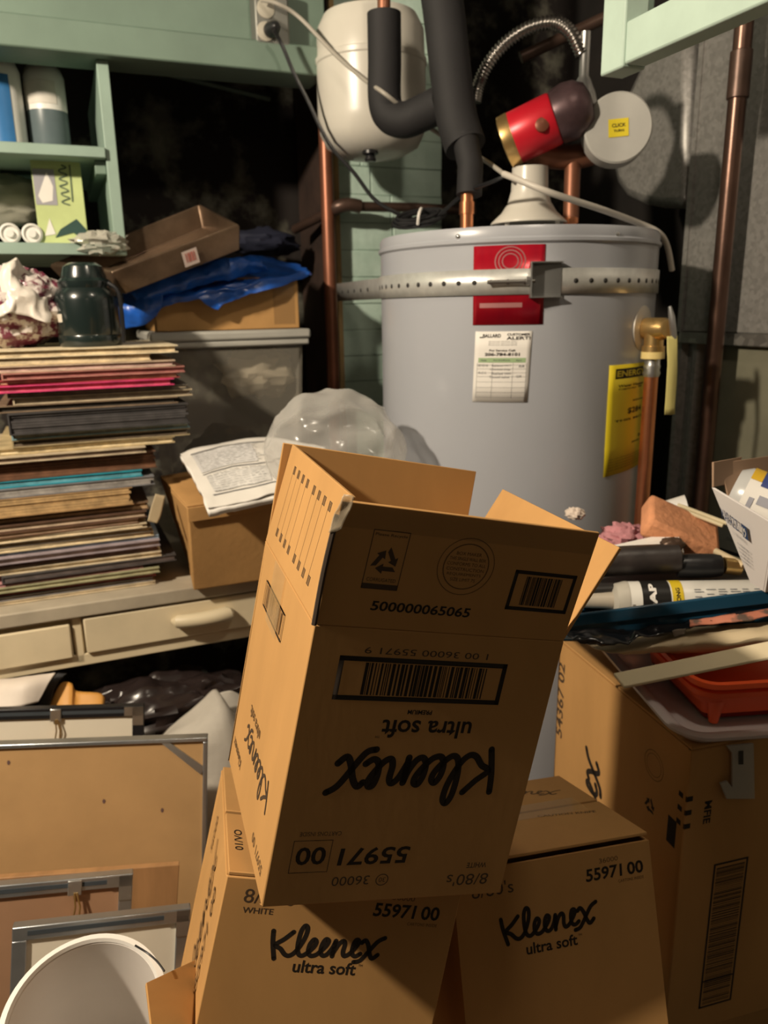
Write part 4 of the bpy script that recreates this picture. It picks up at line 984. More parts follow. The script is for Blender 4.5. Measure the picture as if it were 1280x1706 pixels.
# ================================================================== CARTONS
KW, KD, KH = .225, .235, .253


def kprint(o, F, W, H):
    """front print of a tissue case, upright in face frame F (0..W, 0..H)"""
    part('brand_lettering', script_logo(F, .113, .128, .152, weight=.22, tall=1.3), INK, o)
    part('product_lettering', text(F, 'ultra soft', .111, .0865, w=.082, bold=.018).join(text(F, 'TM', .154, .094, w=.004, bold=0)).join(text(F, 'PREMIUM', .121, .071, w=.022, bold=.03)), INK, o)
    part('code_lettering', text(F, '55971', .134, .207, w=.064, h=.017, bold=.02, shear=.06).join(text(F, '00', .191, .205, w=.026, h=.017, bold=.02)), INK, o)
    m = outline(F, .174, .208, .190, .221, .0006)
    m.join(text(F, '36000', .151, .231, w=.034, h=.009, bold=0)).join(circle(F, .122, .2315, .0055, .0008)).join(text(F, '30', .122, .2315, w=.006, bold=0)).join(text(F, 'CARTONS INSIDE', .186, .184, w=.036, h=.004, bold=0))
    m.join(text(F, "8/80's", .038, .236, w=.042, h=.012, bold=0)).join(text(F, 'WHITE', .032, .221, w=.020, h=.0055, bold=.01))
    part('small_lettering', m, mat('soft_ink', (0.06, 0.035, 0.018), 0.7), o)
    m = outline(F, .0495, .1995, .024, .062, .0042).join(bars(F, .068, .180, .029, .057, 62, 3))
    part('barcode', m, INK, o)
    part('barcode_digits', text(F, '1 00 36000 55971 9', .125, .0185, w=.11, h=.0055, bold=0), mat('soft_ink', (0, 0, 0)), o)


def kprint_small(o, M, logo, lw, soft, sw, code, cw, weight, white=True):
    """front print of the closed cases: each item sits where its sighted centre meets the face"""
    F = frame(M, (0, 0, 0), (1, 0, 0), (0, 0, 1)); p = lambda q: ((lambda a: (a.x, a.z))(local_of(M, q[0], q[1], 1, 0)))
    wid = lambda a, b: (V3((*p(a), 0)) - V3((*p(b), 0))).length
    c = p(logo); L_ = script_logo(F, c[0], c[1], lw, weight=.22, tall=1.15); part('brand_lettering', L_, INK, o)
    c = p(soft); part('product_lettering', text(F, 'ultra soft', c[0], c[1], w=sw, bold=.02).join(text(F, 'TM', c[0] + sw * .56, c[1] + .004, w=.004, bold=0)), INK, o)
    c = p(code); m = text(F, '55971', c[0] - cw * .17, c[1], w=cw * .62, h=.0135, bold=.025, shear=.06).join(text(F, '00', c[0] + cw * .37, c[1], w=cw * .28, h=.0135, bold=.025))
    part('code_lettering', m, INK, o)
    m = text(F, '36000', c[0] - .005, c[1] + .013, w=.022, h=.005, bold=0).join(text(F, 'CARTONS INSIDE', c[0] + cw * .28, c[1] - .0115, w=.03, h=.003, bold=0))
    part('faint_lettering', m, INKF, o)
    m = text(F, "8/80's", .042, c[1] + .004, w=.046, h=.0135, bold=0)
    if white: m.join(text(F, 'WHITE', .034, c[1] - .0095, w=.028, h=.0055, bold=.01))
    part('small_lettering', m, mat('soft_ink', (0, 0, 0)), o)
    m = outline(F, .045, .18, .020, .052, .0036).join(bars(F, .060, .165, .025, .047, 58, 3)); part('barcode', m, INK, o)


def walls(M, W, D, H, t=.0035, bottom=True, top=False):
    m = MB()
    def b(x0, x1, y0, y1, z0, z1): m.hexa([M @ V3(q) for q in ((x0, y0, z0), (x1, y0, z0), (x1, y1, z0), (x0, y1, z0), (x0, y0, z1), (x1, y0, z1), (x1, y1, z1), (x0, y1, z1))])
    b(0, W, 0, t, 0, H); b(0, W, D - t, D, 0, H); b(0, t, t, D - t, 0, H); b(W - t, W, t, D - t, 0, H)
    if bottom: b(t, W - t, t, D - t, 0, t)
    if top: b(t, W - t, t, D - t, H - t, H)
    return m


# --- the open carton on top, standing on its head
MT = rodM((-0.0219, 0.217, 0.3052), (-0.1079, 0.5347, -0.481)); W, D, H = .225, .2282, .2528
tc_ = root('tissue_carton', 'open upside down tissue carton with flaps raised, topmost and nearest in the middle', 'carton', MT @ V3((W / 2, D / 2, 0)), 'tissue cartons')
part('carton_body', walls(MT, W, D, H, top=False), CARD, tc_, .0012)
kprint(tc_, frame(MT, (W, 0, H), (-1, 0, 0), (0, 0, -1)), W, H)


def flap(M, hinge0, hinge1, direc, L, nrm, t=.0035, taper=(0.0, 0.0), o=None):
    h0, h1, d, n = V3(hinge0), V3(hinge1), V3(direc).normalized(), V3(nrm).normalized(); e = (h1 - h0).normalized()
    q0, q1 = h0 + d * L + e * taper[0], h1 + d * L - e * taper[1]
    b = [h0 + e * .001, h1 - e * .001, q1, q0]
    return part('flap', MB().hexa([M @ (p - n * t) for p in b] + [M @ p for p in b]), CARD, o, .0008)


def rd(a): return math.radians(a)


a = rd(6); fd = V3((0, -math.sin(a), math.cos(a))); fnrm = V3((0, -math.cos(a), -math.sin(a)))
ff = flap(MT, (0, 0, H), (W, 0, H), fd, .102, fnrm, o=tc_)
FF = frame(MT, (0, 0, H), (1, 0, 0), tuple(fd))
m = text(FF, '500000065065', .085, .020, w=.086, h=.0085, bold=.02, shear=.05)
m.join(outline(FF, .158, .217, .026, .062, .0032)).join(bars(FF, .170, .206, .031, .057, 30, 8))
part('printed_code', m, INK, ff)
m = recycle(FF, .045, .0575, .0140).join(rect(FF, .030, .060, .034, .0385)).join(outline(FF, .030, .060, .034, .083, .0006)).join(text(FF, 'Please Recycle', .045, .079, w=.026, h=.003, bold=0)).join(text(FF, 'CORRUGATED', .045, .042, w=.024, h=.003, bold=0))
part('recycling_mark', m, mat('soft_ink', (0, 0, 0)), ff)
m = circle(FF, .113, .060, .0245, .0006).join(circle(FF, .113, .060, .0195, .0009))
for i, s in enumerate(('BOX MAKER', 'THIS SINGLE WALL BOX', 'CONFORMS TO ALL', 'CONSTRUCTION', 'REQUIREMENTS', 'SIZE LIMIT 75')): m.join(text(FF, s, .113, .071 - i * .0045, w=(.022, .032, .034, .033, .030, .022)[i], h=.0028, bold=0))
part('printed_seal', m, INKF, ff)
part('packing_tape', rect(FF, .002, .223, .082, .1018), TAPE, ff)
a = rd(-6); ld = V3((-math.sin(a), 0, math.cos(a))); lfn = V3((-math.cos(a), 0, -math.sin(a)))
lf = flap(MT, (0, 0, H), (0, D, H), ld, .104, lfn, o=tc_)
FL = frame(MT, (0, D, H), (0, -1, 0), tuple(ld))
m = MB(); sq = MB()
for i in range(8):
    x = .035 + i * .0195 + (.007 if i > 3 else 0)
    sq.join(outline(FL, x, x + .008, .016, .024, .0006)).join(outline(FL, x, x + .008, .080, .088, .0006))
    for k_ in range(4): sq.join(rect(FL, x + .001 + k_ * .0018, x + .0018 + k_ * .0018, .0165, .0235)).join(rect(FL, x + .001 + k_ * .0018, x + .0018 + k_ * .0018, .0805, .0875))
    m.join(rect(FL, x, x + .0005, .024, .080))
part('printed_lines', m.join(sq), mat('soft_ink', (0, 0, 0)), lf)
a = rd(3); flap(MT, (0, D, H), (W, D, H), (0, math.sin(a), math.cos(a)), .103, (0, math.cos(a), -math.sin(a)), taper=(.002, .003), o=tc_)
a = rd(21); flap(MT, (W, 0, H), (W, D, H), (math.sin(a), 0, math.cos(a)), .094, (math.cos(a), 0, -math.sin(a)), taper=(.0, .004), o=tc_)
FS = frame(MT, (0, D, 0), (0, -1, 0), (0, 0, 1))   # left face, x runs from back to front
m = MB().add([FS @ V3((D - p[0], p[1], 0)) for p in ((.1976, .2235), (.0986, .2227), (.0907, .1944), (.1825, .197))], [])
m = outline(FS, D - .190, D - .095, .196, .223, .0016)
part('barcode', m, INK, tc_)
part('barcode_lines', bars(FS, D - .182, D - .103, .199, .220, 40, 9), INKF, tc_)
part('packing_tape', rect(FS, D - .165, D - .115, .190, H, z=.0004), TAPE, tc_)
part('side_brand_lettering', script_logo(FS, D - .105, .070, .125, math.pi, weight=.14), mat('soft_ink', (0, 0, 0)), tc_)
for s_, x_, y_, w2 in (('ultra soft', D - .135, .095, .055), ('Kleenex', D - .19, .03, .05), ('55971 00', D - .045, .018, .05)): part('side_lettering', text(FS, s_, x_, y_, w=w2, rot=math.pi), INKF, tc_)
part('torn_edge', MB().tube(cat([MT @ V3((-.001, -.003, H + .001)), MT @ V3((-.002, -.006, H + .045)), MT @ V3((-.001, -.010, H + .09))], 4), .0022, 6), mat('torn_dark', (0.04, 0.025, 0.015), 0.9), tc_)
part('tape_tuft', sheet([[MT @ V3((-.004, -.010, H + .075)), MT @ V3((.004, -.014, H + .08))], [MT @ V3((-.003, -.012, H + .092)), MT @ V3((.005, -.016, H + .094))], [MT @ V3((-.001, -.012, H + .108)), MT @ V3((.008, -.014, H + .106))]], 8, 4, .0025, 60), clear_mat('tape_film', (.6, .5, .36), .4), tc_, thick=.0004)


def closed_carton(label, M, W, D, H, gap=0.0):
    o = root('tissue_carton', label, 'carton', M @ V3((W / 2, D / 2, 0)), 'tissue cartons')
    part('carton_body', walls(M, W, D, H - .004 - gap), CARD, o, .0012)
    g_ = .003
    for y0, y1 in ((.001, D / 2 - g_), (D / 2 + g_, D - .001)):
        part('top_flap', MB().hexa([M @ V3(q) for q in ((.001, y0, H - .0036), (W - .001, y0, H - .0036), (W - .001, y1, H - .0036), (.001, y1, H - .0036), (.001, y0, H), (W - .001, y0, H), (W - .001, y1, H), (.001, y1, H))]), CARD, o, .0008)
    return o


ML = rodM((-0.1991, 0.2512, 0.2028), (-0.202, 0.5255, -0.7237))
lc = closed_carton('closed tissue carton at lower left, its logo upright under the open carton', ML, KW, KD, KH)
kprint_small(lc, ML, (546, 1576), .107, (541, 1612), .060, (677, 1519), .066, .2)
FLs = frame(ML, (0, KD, 0), (0, -1, 0), (0, 0, 1))
part('side_lettering', script_logo(FLs, .12, .13, .17, math.pi / 2, weight=.14).join(text(FLs, '55971 00', .17, .15, w=.10, rot=math.pi / 2)).join(text(FLs, '36000', .06, .2, w=.04, rot=math.pi / 2)), INKF, lc)
FLt = frame(ML, (0, 0, KH), (1, 0, 0), (0, 1, 0))
part('top_lettering', text(FLt, "01/VO", .012, .06, w=.04, h=.008, rot=math.pi / 2), INK, lc)
MM = rodM((-0.3197, -0.0391, 0.2033), (0.0812, 0.6009, -0.8031))
mc = closed_carton('closed tissue carton at lower centre right, its lettering tilted upward', MM, KW, KD, KH, .005)
kprint_small(mc, MM, (916, 1535), .108, (920, 1573), .058, (1023, 1451), .068, .2, False)
FMt = frame(MM, (0, 0, KH), (1, 0, 0), (0, 1, 0))
part('top_lettering', script_logo(FMt, .15, .19, .10, -.5).join(text(FMt, 'CAUTION KNIFE', .17, .09, w=.07, rot=-.2)), INKF, mc)
part('packing_tape', rect(FMt, .02, .20, KD / 2 - .024, KD / 2 + .024), TAPE, mc)
# tall carton at the right
TW, TD, TH = .34, .345, .46
MR = rodM((0, 0, .2643), (.7133 * .531, 1.6016 * .531, -1.0145 * .531 - TH))
rc = root('tall_carton', 'tall dark brown carton at right with sideways print, under the orange tray', 'carton', MR @ V3((TW / 2, TD / 2, 0)))
part('carton_body', walls(MR, TW, TD, TH - .004, top=False), CARD, rc, .003)
for y0, y1 in ((.001, TD / 2 - .003), (TD / 2 + .003, TD - .001)):
    part('top_flap', MB().hexa([MR @ V3(q) for q in ((.001, y0, TH - .0036), (TW - .001, y0, TH - .0036), (TW - .001, y1, TH - .0036), (.001, y1, TH - .0036), (.001, y0, TH), (TW - .001, y0, TH), (TW - .001, y1, TH), (.001, y1, TH))]), CARD, rc, .0008)
FRs = frame(MR, (0, TD, 0), (0, -1, 0), (0, 0, 1))


def on_side(px, py): q = local_of(MR, px, py, 0, 0); return TD - q.y, q.z
def on_front(px, py): q = local_of(MR, px, py, 1, 0); return q.x, q.z


a0 = on_side(930, 1225); a1 = on_side(938, 1105); cxy = ((a0[0] + a1[0]) / 2, (a0[1] + a1[1]) / 2)
part('code_lettering', text(FRs, '54367 02', cxy[0], cxy[1], w=abs(a1[1] - a0[1]), h=.022, rot=math.pi / 2, bold=.02), mat('soft_ink', (0, 0, 0)), rc)
c1_ = on_side(985, 1335)
part('brand_lettering', script_logo(FRs, c1_[0], c1_[1] - .035, .235, math.pi / 2, weight=.2), INK, rc)
c2_ = on_side(1090, 1275); part('printed_seal', circle(FRs, c2_[0], c2_[1], .021, .001).join(circle(FRs, c2_[0], c2_[1], .016, .0008)), INKF, rc)
c3_ = on_side(1083, 1342); c4_ = on_side(1119, 1385)
part('recycling_mark', recycle(FRs, c3_[0], c3_[1], .015).join(rect(FRs, c4_[0] - .009, c4_[0] + .009, c4_[1] - .02, c4_[1] + .02)), INK, rc)
FRf = frame(MR, (0, 0, 0), (1, 0, 0), (0, 0, 1)); m = MB()
for py in (1337, 1362, 1387):
    s_ = on_side(1150, py); f_ = on_front(1160, py - 1)
    m.join(rect(FRs, TD - .016, TD, s_[1] - .004, s_[1] + .0035)).join(rect(FRf, 0, .009, s_[1] - .004, s_[1] + .0035))
f0 = on_front(1179, 1353)
m.join(text(FRf, 'MFIE', f0[0], f0[1], w=.034, h=.011, rot=-math.pi / 2, bold=.03))
part('printed_bars', m, INK, rc)
q0 = on_front(1190, 1440); q1 = on_front(1244, 1640); x0, x1 = q0[0], on_front(1246, 1440)[0]
Fb = frame(MR, (0, 0, 0), (0, 0, 1), (-1, 0, 0))
zt_b = q0[1]; zb_b = zt_b - .240
Fb = frame(MR, (x0, 0, zb_b), (1, 0, 0), (0, 0, 1)); bw = x1 - x0
m = outline(Fb, 0, bw, 0, .240, .003).join(rect(Fb, 0, bw, .045, .0475))
rn = random.Random(2); yy = .006
while yy < .232:
    hh_ = rn.choice((.0008, .0012, .002)); m.join(rect(Fb, .005, bw - .005, yy, yy + hh_)); yy += hh_ + rn.choice((.0009, .0014, .0022))
part('barcode', m, INK, rc)

# low supports out of the picture: plank platform and the carton under the tall one
pf = root('plank_platform', 'low plank platform carrying the two closed tissue cartons', 'platform', V3((0, .72, -1.35)))
part('platform_top', MB().box(V3((.02, .72, -.905)), (.60, .50, .03)), WOOD, pf, .002)
for sx_ in (-.26, .28):
    for sy_ in (.50, .94): part('leg', MB().box(V3((sx_, sy_, -1.135)), (.04, .04, .43)), WOOD, pf)
lb = root('support_carton', 'plain carton on the floor beneath the tall dark carton', 'carton', MR @ V3((TW / 2, TD / 2, -.3)))
zf = -1.35 - (MR @ V3((0, 0, 0))).z
part('carton_body', MB().hexa([MR @ V3(q) for q in ((.01, .01, zf), (TW - .01, .01, zf), (TW - .01, TD - .01, zf), (.01, TD - .01, zf), (.01, .01, -.001), (TW - .01, .01, -.001), (TW - .01, TD - .01, -.001), (.01, TD - .01, -.001))]), CARD2, lb, .003)
# loose cardboard flap at the lower left
fl_ = [PY(243, 1637, .60), PY(334, 1594, .665), PY(338, 1790, .52), PY(262, 1800, .46)]
nfl = (fl_[1] - fl_[0]).cross(fl_[3] - fl_[0]).normalized()
single('cardboard_sheet', MB().slab(fl_, nfl * .004), CARD, 'loose cardboard piece between the white bucket and lower left carton', 'cardboard', bevel=.001)

# ================================================================== THE PILE ON THE TALL CARTON
TT = (MR @ V3((0, 0, TH))).z + .0008
RX = (MR.to_3x3() @ V3((1, 0, 0))); RY = (MR.to_3x3() @ V3((0, 1, 0)))


def rrect(x0, x1, y0, y1, r, n=6):
    o = []
    for cx_, cy_, a0 in ((x1 - r, y1 - r, 0), (x0 + r, y1 - r, 90), (x0 + r, y0 + r, 180), (x1 - r, y0 + r, 270)):
        for i in range(n + 1): t = math.radians(a0 + 90 * i / n); o.append((cx_ + r * math.cos(t), cy_ + r * math.sin(t)))
    return o


def tray(M, prof, x0, x1, y0, y1, r):
    """loft of rounded rectangles: prof = (inset, z)"""
    m = MB(); n = None; b = len(m.v)
    loops = [[M @ V3((a, c, z)) for a, c in rrect(x0 + i, x1 - i, y0 + i, y1 - i, max(r - i, .004))] for i, z in prof]
    n = len(loops[0])
    for l in loops: m.v += l
    for k_ in range(len(loops) - 1):
        for j in range(n): A = k_ * n; B = A + n; m.f.append((A + j, A + (j + 1) % n, B + (j + 1) % n, B + j))
    m.f.append(tuple(range(n))[::-1] if True else ())
    return m


MTr = Matrix.Translation(V3((MR.translation.x, MR.translation.y, TT))) @ Matrix.Rotation(.09, 4, 'Z')
ct_ = root('clear_tray', 'frosted clear plastic tray on the tall carton, under the orange tray', 'tray', MTr @ V3((.16, .16, 0)))
part('tray_body', tray(MTr, [(.030, .001), (.012, .001), (.006, .006), (-.004, .014), (-.010, .016), (-.010, .020), (-.003, .021), (.006, .019), (.014, .010), (.020, .004), (.03, .003)], -.012, .32, -.004, .30, .035), TRAYP, ct_)
# orange tray with legs
MO = MTr @ Matrix.Translation(V3((.024, .034, .004)))
ot = root('orange_tray', 'bright orange plastic tray with legs nested in the frosted clear tray', 'tray', MO @ V3((.14, .11, 0)))
part('tray_body', tray(MO, [(.012, .030), (.006, .032), (.004, .040), (-.001, .042), (-.001, .049), (.004, .050), (.004, .054), (-.004, .056), (-.004, .063), (.002, .064), (.010, .056), (.018, .010), (.03, .008)], 0, .30, 0, .21, .03), ORANGE, ot)
for x_, y_ in ((.03, .016), (.03, .19), (.27, .016), (.27, .19)):
    part('leg', MB().lathe([(.006, .0), (.012, .035)], MO @ V3((x_, y_, -.0)), EZ, 16), ORANGE, ot)
part('tray_side', tray(MO, [(.028, .002), (.022, .002), (.014, .031), (.016, .031), (.024, .006), (.03, .006)], 0, .30, 0, .21, .03), clear_mat('red_tint', (.35, .02, .01), .55, .3), ot)
# cream slat
s0, s1 = PY(1040, 1148, .845), PY(1330, 1090, .80)
sd = (s1 - s0).normalized(); sn = V3((-sd.y, sd.x, .18)).normalized()
wd_ = .030
single('paint_stick', MB().hexa([s0, s1, s1 + sn * wd_, s0 + sn * wd_ - sd * .012, s0 + EZ * .004, s1 + EZ * .004, s1 + sn * wd_ + EZ * .004, s0 + sn * wd_ - sd * .012 + EZ * .004]), cm((.62, .53, .36), .5, .06), 'cream painted stick lying slanted across the orange tray', 'stick', bevel=.001)
# paint-stained paper bag, black film, blue lid
pb2 = root('paper_bag', 'cream paper bag with pink and dark stains above the cream stick', 'bag', PY(1150, 1080, .9))
part('bag_body', sheet([[PY(968, 1068, .98), PY(1060, 1045, .99), PY(1160, 1030, 1.0), PY(1320, 1005, 1.0)], [PY(1005, 1082, .92), PY(1080, 1066, .93), PY(1180, 1055, .92), PY(1330, 1035, .92)], [PY(1040, 1088, .92), PY(1100, 1084, .92), PY(1180, 1080, .91), PY(1330, 1068, .90)], [PY(1030, 1090, .97), PY(1100, 1088, .99), PY(1180, 1086, 1.0), PY(1330, 1074, 1.0)]], 36, 8, .004, 20, 2), mat('stained_cream_paper', (0.58, 0.47, 0.30), 0.6, 0, 0.08, 8), pb2, thick=.001)
part('paint_stain', sheet([[PY(1148, 1034, .925), PY(1210, 1026, .925), PY(1320, 1008, .925)], [PY(1150, 1044, .912), PY(1215, 1036, .912), PY(1320, 1022, .912)]], 30, 4, .003, 30), mat('pink_paint', (0.50, 0.18, 0.11), 0.6, 0, 0, 30, col2=(.12, .08, .06), thr=(.5, .6)), pb2, thick=.0015)
part('dark_stain', sheet([[PY(1120, 1050, .905), PY(1142, 1046, .905)], [PY(1124, 1062, .902), PY(1140, 1058, .902)]], 8, 4, .002, 60), cm((.16, .13, .10)), pb2, thick=.001)
single('black_film', sheet([[PY(936, 1052, .93), PY(990, 1050, .93), PY(1060, 1045, .94), PY(1160, 1030, .95), PY(1320, 1002, .96)], [PY(955, 1068, .905), PY(1000, 1070, .90), PY(1060, 1060, .91), PY(1160, 1040, .92), PY(1320, 1008, .93)], [PY(975, 1078, .90), PY(1010, 1076, .90), PY(1050, 1068, .905), PY(1160, 1042, .93), PY(1320, 1010, .94)]], 50, 8, .007, 40, 5), mat('crinkled_black_film', (0.012, 0.012, 0.014), 0.22), 'crinkled black plastic film hanging below the blue tray edge', 'plastic film', thick=.001)
bl = root('blue_tray', 'shallow dark blue plastic tray under the caulk tube', 'tray', PY(1100, 1020, 1.0))
L0, L1 = PY(938, 1048, .945), PY(1340, 1000, .925)
zl = PY(1040, 1000, 1.015).z - .0275
bk_ = V3((-.06, .26, 0)); up0 = EZ * .018; up1 = EZ * .020
part('tray_rim', MB().hexa([L0, L1, L1 + bk_ * .02, L0 + bk_ * .02, L0 + up0, L1 + up1, L1 + bk_ * .02 + up1, L0 + bk_ * .02 + up0]), mat('blue_plastic', (0.012, 0.055, 0.10), 0.2), bl, .002)
fl0, fl1 = L0.copy(), L1.copy(); fl0.z = fl1.z = zl - .004
q_ = [fl0 + bk_ * .02, fl1 + bk_ * .02, fl1 + bk_, fl0 + bk_]
part('tray_floor', MB().hexa(q_ + [p + EZ * .003 for p in q_]), mat('blue_plastic', (0, 0, 0)), bl, .001)
part('tray_wall', MB().hexa([L0 + bk_ * .021 - EZ * .012, L1 + bk_ * .021 - EZ * .03, L1 + bk_ * .03 - EZ * .03, L0 + bk_ * .03 - EZ * .012, L0 + bk_ * .021 + EZ * .01, L1 + bk_ * .021 + EZ * .01, L1 + bk_ * .03 + EZ * .01, L0 + bk_ * .03 + EZ * .01]), mat('blue_plastic', (0, 0, 0)), bl)
# caulk tube
c0_ = PY(1040, 1000, 1.015); c1_ = PY(1330, 1004, .995); c1_.z = c0_.z + .006; ca = (c1_ - c0_).normalized(); r_ = .0265
cl_ = (c1_ - c0_).length
ck = root('caulk_tube', 'white caulk tube with black and yellow label lying in the blue tray', 'caulk tube', c0_ + V3((.1, 0, -.026)))
part('tube_body', MB().lathe([(.012, -.004), (r_ * .92, 0), (r_, .004), (r_, cl_)], c0_, ca, 40), mat('caulk_white', (0.62, 0.60, 0.55), 0.35, 0, 0.04), ck)
part('nozzle', MB().lathe([(.008, -.11), (.011, -.03), (.013, -.004)], c0_, ca, 24), cm((.40, .35, .28), .4), ck)
part('shoulder_cap', MB().lathe([(r_ * .5, -.016), (r_ * .9, -.012), (r_ * 1.02, 0), (r_ * 1.02, .004)], c0_, ca, 36), cm((.45, .42, .36), .4), ck)


def band(x0, x1, a0, a1, off=.0006):
    e = V3((0, 0, 1)) - ca * ca.z; e.normalize(); s = ca.cross(e); s = s if s.y < 0 else -s
    return lambda a, b: c0_ + ca * (x0 + (x1 - x0) * a) + (e * math.sin(a0 + (a1 - a0) * b) + s * math.cos(a0 + (a1 - a0) * b)) * (r_ + off)


def bandm(x0, x1, a0=-1.4, a1=2.6, off=.0006): f_ = band(x0, x1, a0, a1, off); return MB().grid([[f_(i, j / 20) for j in range(21)] for i in (0, 1)])


lab_ = part('black_band', bandm(.020, .058), cm((.015, .014, .013), .35), ck)
part('yellow_band', bandm(.060, .075), mat('caulk_yellow', (0.62, 0.45, 0.02), 0.4), ck)
f_ = band(.024, .044, -.40, 1.25, .0012)
part('label_lettering', text(None, 'DAP', .5, .5, w=1.5, h=.55, rot=math.pi / 2, fn=lambda a, b: f_(.5 + (a - .5) * .9, .5 + (b - .5) * .72), bold=.05), PAPER, lab_)
f2_ = band(.062, .073, -.2, .95, .0012); part('side_lettering', text(None, 'STRONG', .5, .5, w=1.1, h=.5, rot=math.pi / 2, fn=f2_, bold=.02), INK, ck)
f3_ = band(.085, cl_, -.5, 1.1, .001); m = MB(); rn = random.Random(4)
for col_ in range(9):
    for row in range(11):
        if rn.random() < .85: m.join(rect(None, .03 + col_ * .105, .03 + col_ * .105 + rn.uniform(.05, .09), .06 + row * .08, .085 + row * .08, fn=f3_))
part('fine_print', m, cm((.20, .21, .23)), ck)
part('cap_dot', bandm(.006, .010, -.05, .15), cm((.2, .18, .15)), ck)
# rollers / dark tools
TOOL = mat('grimy_dark_plastic', (0.028, 0.022, 0.020), 0.4, 0, 0.4, 20, 0.2, 60)
d0, d1 = PY(988, 938, 1.06), PY(1130, 930, 1.05)
tl = root('paint_roller', 'grimy dark paint roller lying behind the caulk tube at left', 'paint roller', d0 - EZ * .03)
part('roller_sleeve', MB().tube(cat([d0, d0 * .6 + d1 * .4 + EZ * .001, d1], 8), [.0215] * 17, 28), TOOL, tl)
part('end_cap', MB().lathe([(.018, 0), (.012, .005), (0, .006)], d1, (d1 - d0), 24), BLACKP, tl)
d2, d3 = PY(1128, 943, 1.05), PY(1206, 942, 1.04)
tk = root('brush_handle', 'black brush handle pointing right towards the white box', 'brush', d2 - EZ * .02)
part('grip', MB().tube(cat([d2, (d2 + d3) / 2, d3], 6), [.016, .017, .0175, .018, .018, .018, .018, .0175, .0175, .017, .016, .015, .010][:13], 20), BLACKP, tk)
part('ferrule', MB().tube([d3, PY(1232, 945, 1.04)], [.012, .012], 16), BRASS, tk)
single('yellowed_strip', MB().tube([PY(1192, 918, 1.07), PY(1240, 942, 1.03)], .005, 10), cm((.55, .44, .28)), 'yellowed stick leaning between black brush handle and white box', 'stick')
single('white_card', MB().slab([PY(1015, 912, 1.13), PY(1128, 887, 1.14), PY(1140, 922, 1.08), PY(1040, 935, 1.07)], V3((0, 0, .002))), PAPER, 'white card lying on the dark roller in front of the orange sponge', 'card')
single('rusty_lump', blob(PY(1120, 908, 1.06), (.018, .014, .011), None, 24, 16, .2, 3, 4), mat('rusty_metal', (.10, .06, .04), .4, .5, .4, 40), 'small rusty lump on the white card', 'lump')
spc = PY(1132, 882, 1.16); Rs = Matrix.Rotation(rd(-8), 3, 'Z') @ Matrix.Rotation(rd(24), 3, 'Y') @ Matrix.Rotation(rd(24), 3, 'X')
sp = MB().box(spc, (.118, .075, .036), Rs)
so = single('sponge', sp, mat('orange_sponge', (0.62, 0.27, 0.13), 0.9, 0, 0.25, 16, 0.7, 90), 'worn orange sponge lying on the pile beside the white box', 'sponge', bevel=.007)
single('pink_rag', blob(PY(1045, 900, 1.20), (.042, .04, .024), None, 36, 24, .35, 3, 3, .35), mat('pink_cloth', (0.46, 0.20, 0.22), 0.85, 0, 0.25, 30, 0.4, 90), 'crumpled pink rag left of the orange sponge', 'rag')
single('white_rag', blob(PY(958, 856, 1.20), (.015, .015, .010), None, 24, 16, .35, 3, 6, .2), cm((.62, .52, .44), .8), 'small white rag peeking over the raised right flap of the open carton', 'rag')
cu_ = PY(1118, 846, 1.22)
wcup = root('white_cup', 'small white plastic cup lying behind the orange sponge', 'cup', cu_ - EZ * .02)
part('cup_shell', MB().lathe([(0, 0), (.017, .0), (.020, .004), (.023, .045), (.0215, .045), (.018, .006), (0, .004)], cu_ + V3((-.018, .0, -.012)), V3((.8, -.2, .25)), 28, caps=False), WHITEP, wcup)
for i, (a_, b_, lab) in enumerate((((1122, 844), (1205, 876), 'cream dowel in front, right of the white cup'), ((1130, 841), (1212, 872), 'cream dowel behind, right of the white cup'))):
    single('dowel', MB().tube([PY(*a_, 1.20), PY(*b_, 1.14)], .0032, 10), cm((.60, .52, .34)), lab, 'dowel', 'cream dowels')
single('dark_folder', MB().slab([PY(1160, 905, 1.22), PY(1180, 868, 1.30), PY(1290, 905, 1.26), PY(1280, 945, 1.15)], V3((0, 0, .006))), cm((.012, .016, .02), .4), 'dark flat folder under the cream dowels', 'folder')
hp = [PY(955, 952, 1.02), PY(1290, 935, 1.02), PY(1300, 905, 1.24), PY(1000, 915, 1.24)]
single('dark_heap', MB().slab([p - EZ * .055 for p in hp], V3((0, 0, .03))), mat('dark_junk', (0.02, 0.017, 0.015), 0.7, 0, 0.3), 'dark board carrying the rags and roller on top of the blue tray', 'board', bevel=.004)

# white printed box with bottle
K = [PY(1236, 962, .93), PY(1400, 975, .86), PY(1400, 930, 1.05), PY(1262, 925, 1.06)]
zk = K[0].z
top_l = PY(1186, 818, .95); top_c = PY(1268, 868, .86)
A0 = PY(1250, 968, .90); zk = A0.z
# near vertical edge at px 1275; left printed face runs from back left to it
B0 = PY(1250, 970, .925); B1 = PY(1186, 812, .945); N1 = PY(1290, 874, .872); N0 = B0 + (N1 - B1) * .22
Rt0 = N0 + V3((.17, .07, 0)); Rt1 = N1 + V3((.18, .075, .02)); Bk0 = B0 + V3((.16, .09, 0)); Bk1 = B1 + V3((.20, .10, .0))
B1b = PY(1186, 770, .955)
mz = root('tile_box', 'white open printed cardboard box holding a bottle at right edge', 'box', (N0 + Bk0) / 2)
WB = mat('white_printed_card', (0.66, 0.62, 0.60), 0.55, 0, 0.05)
CINS = mat('brown_box_inside', (0.30, 0.19, 0.12), 0.8, 0, 0.1)
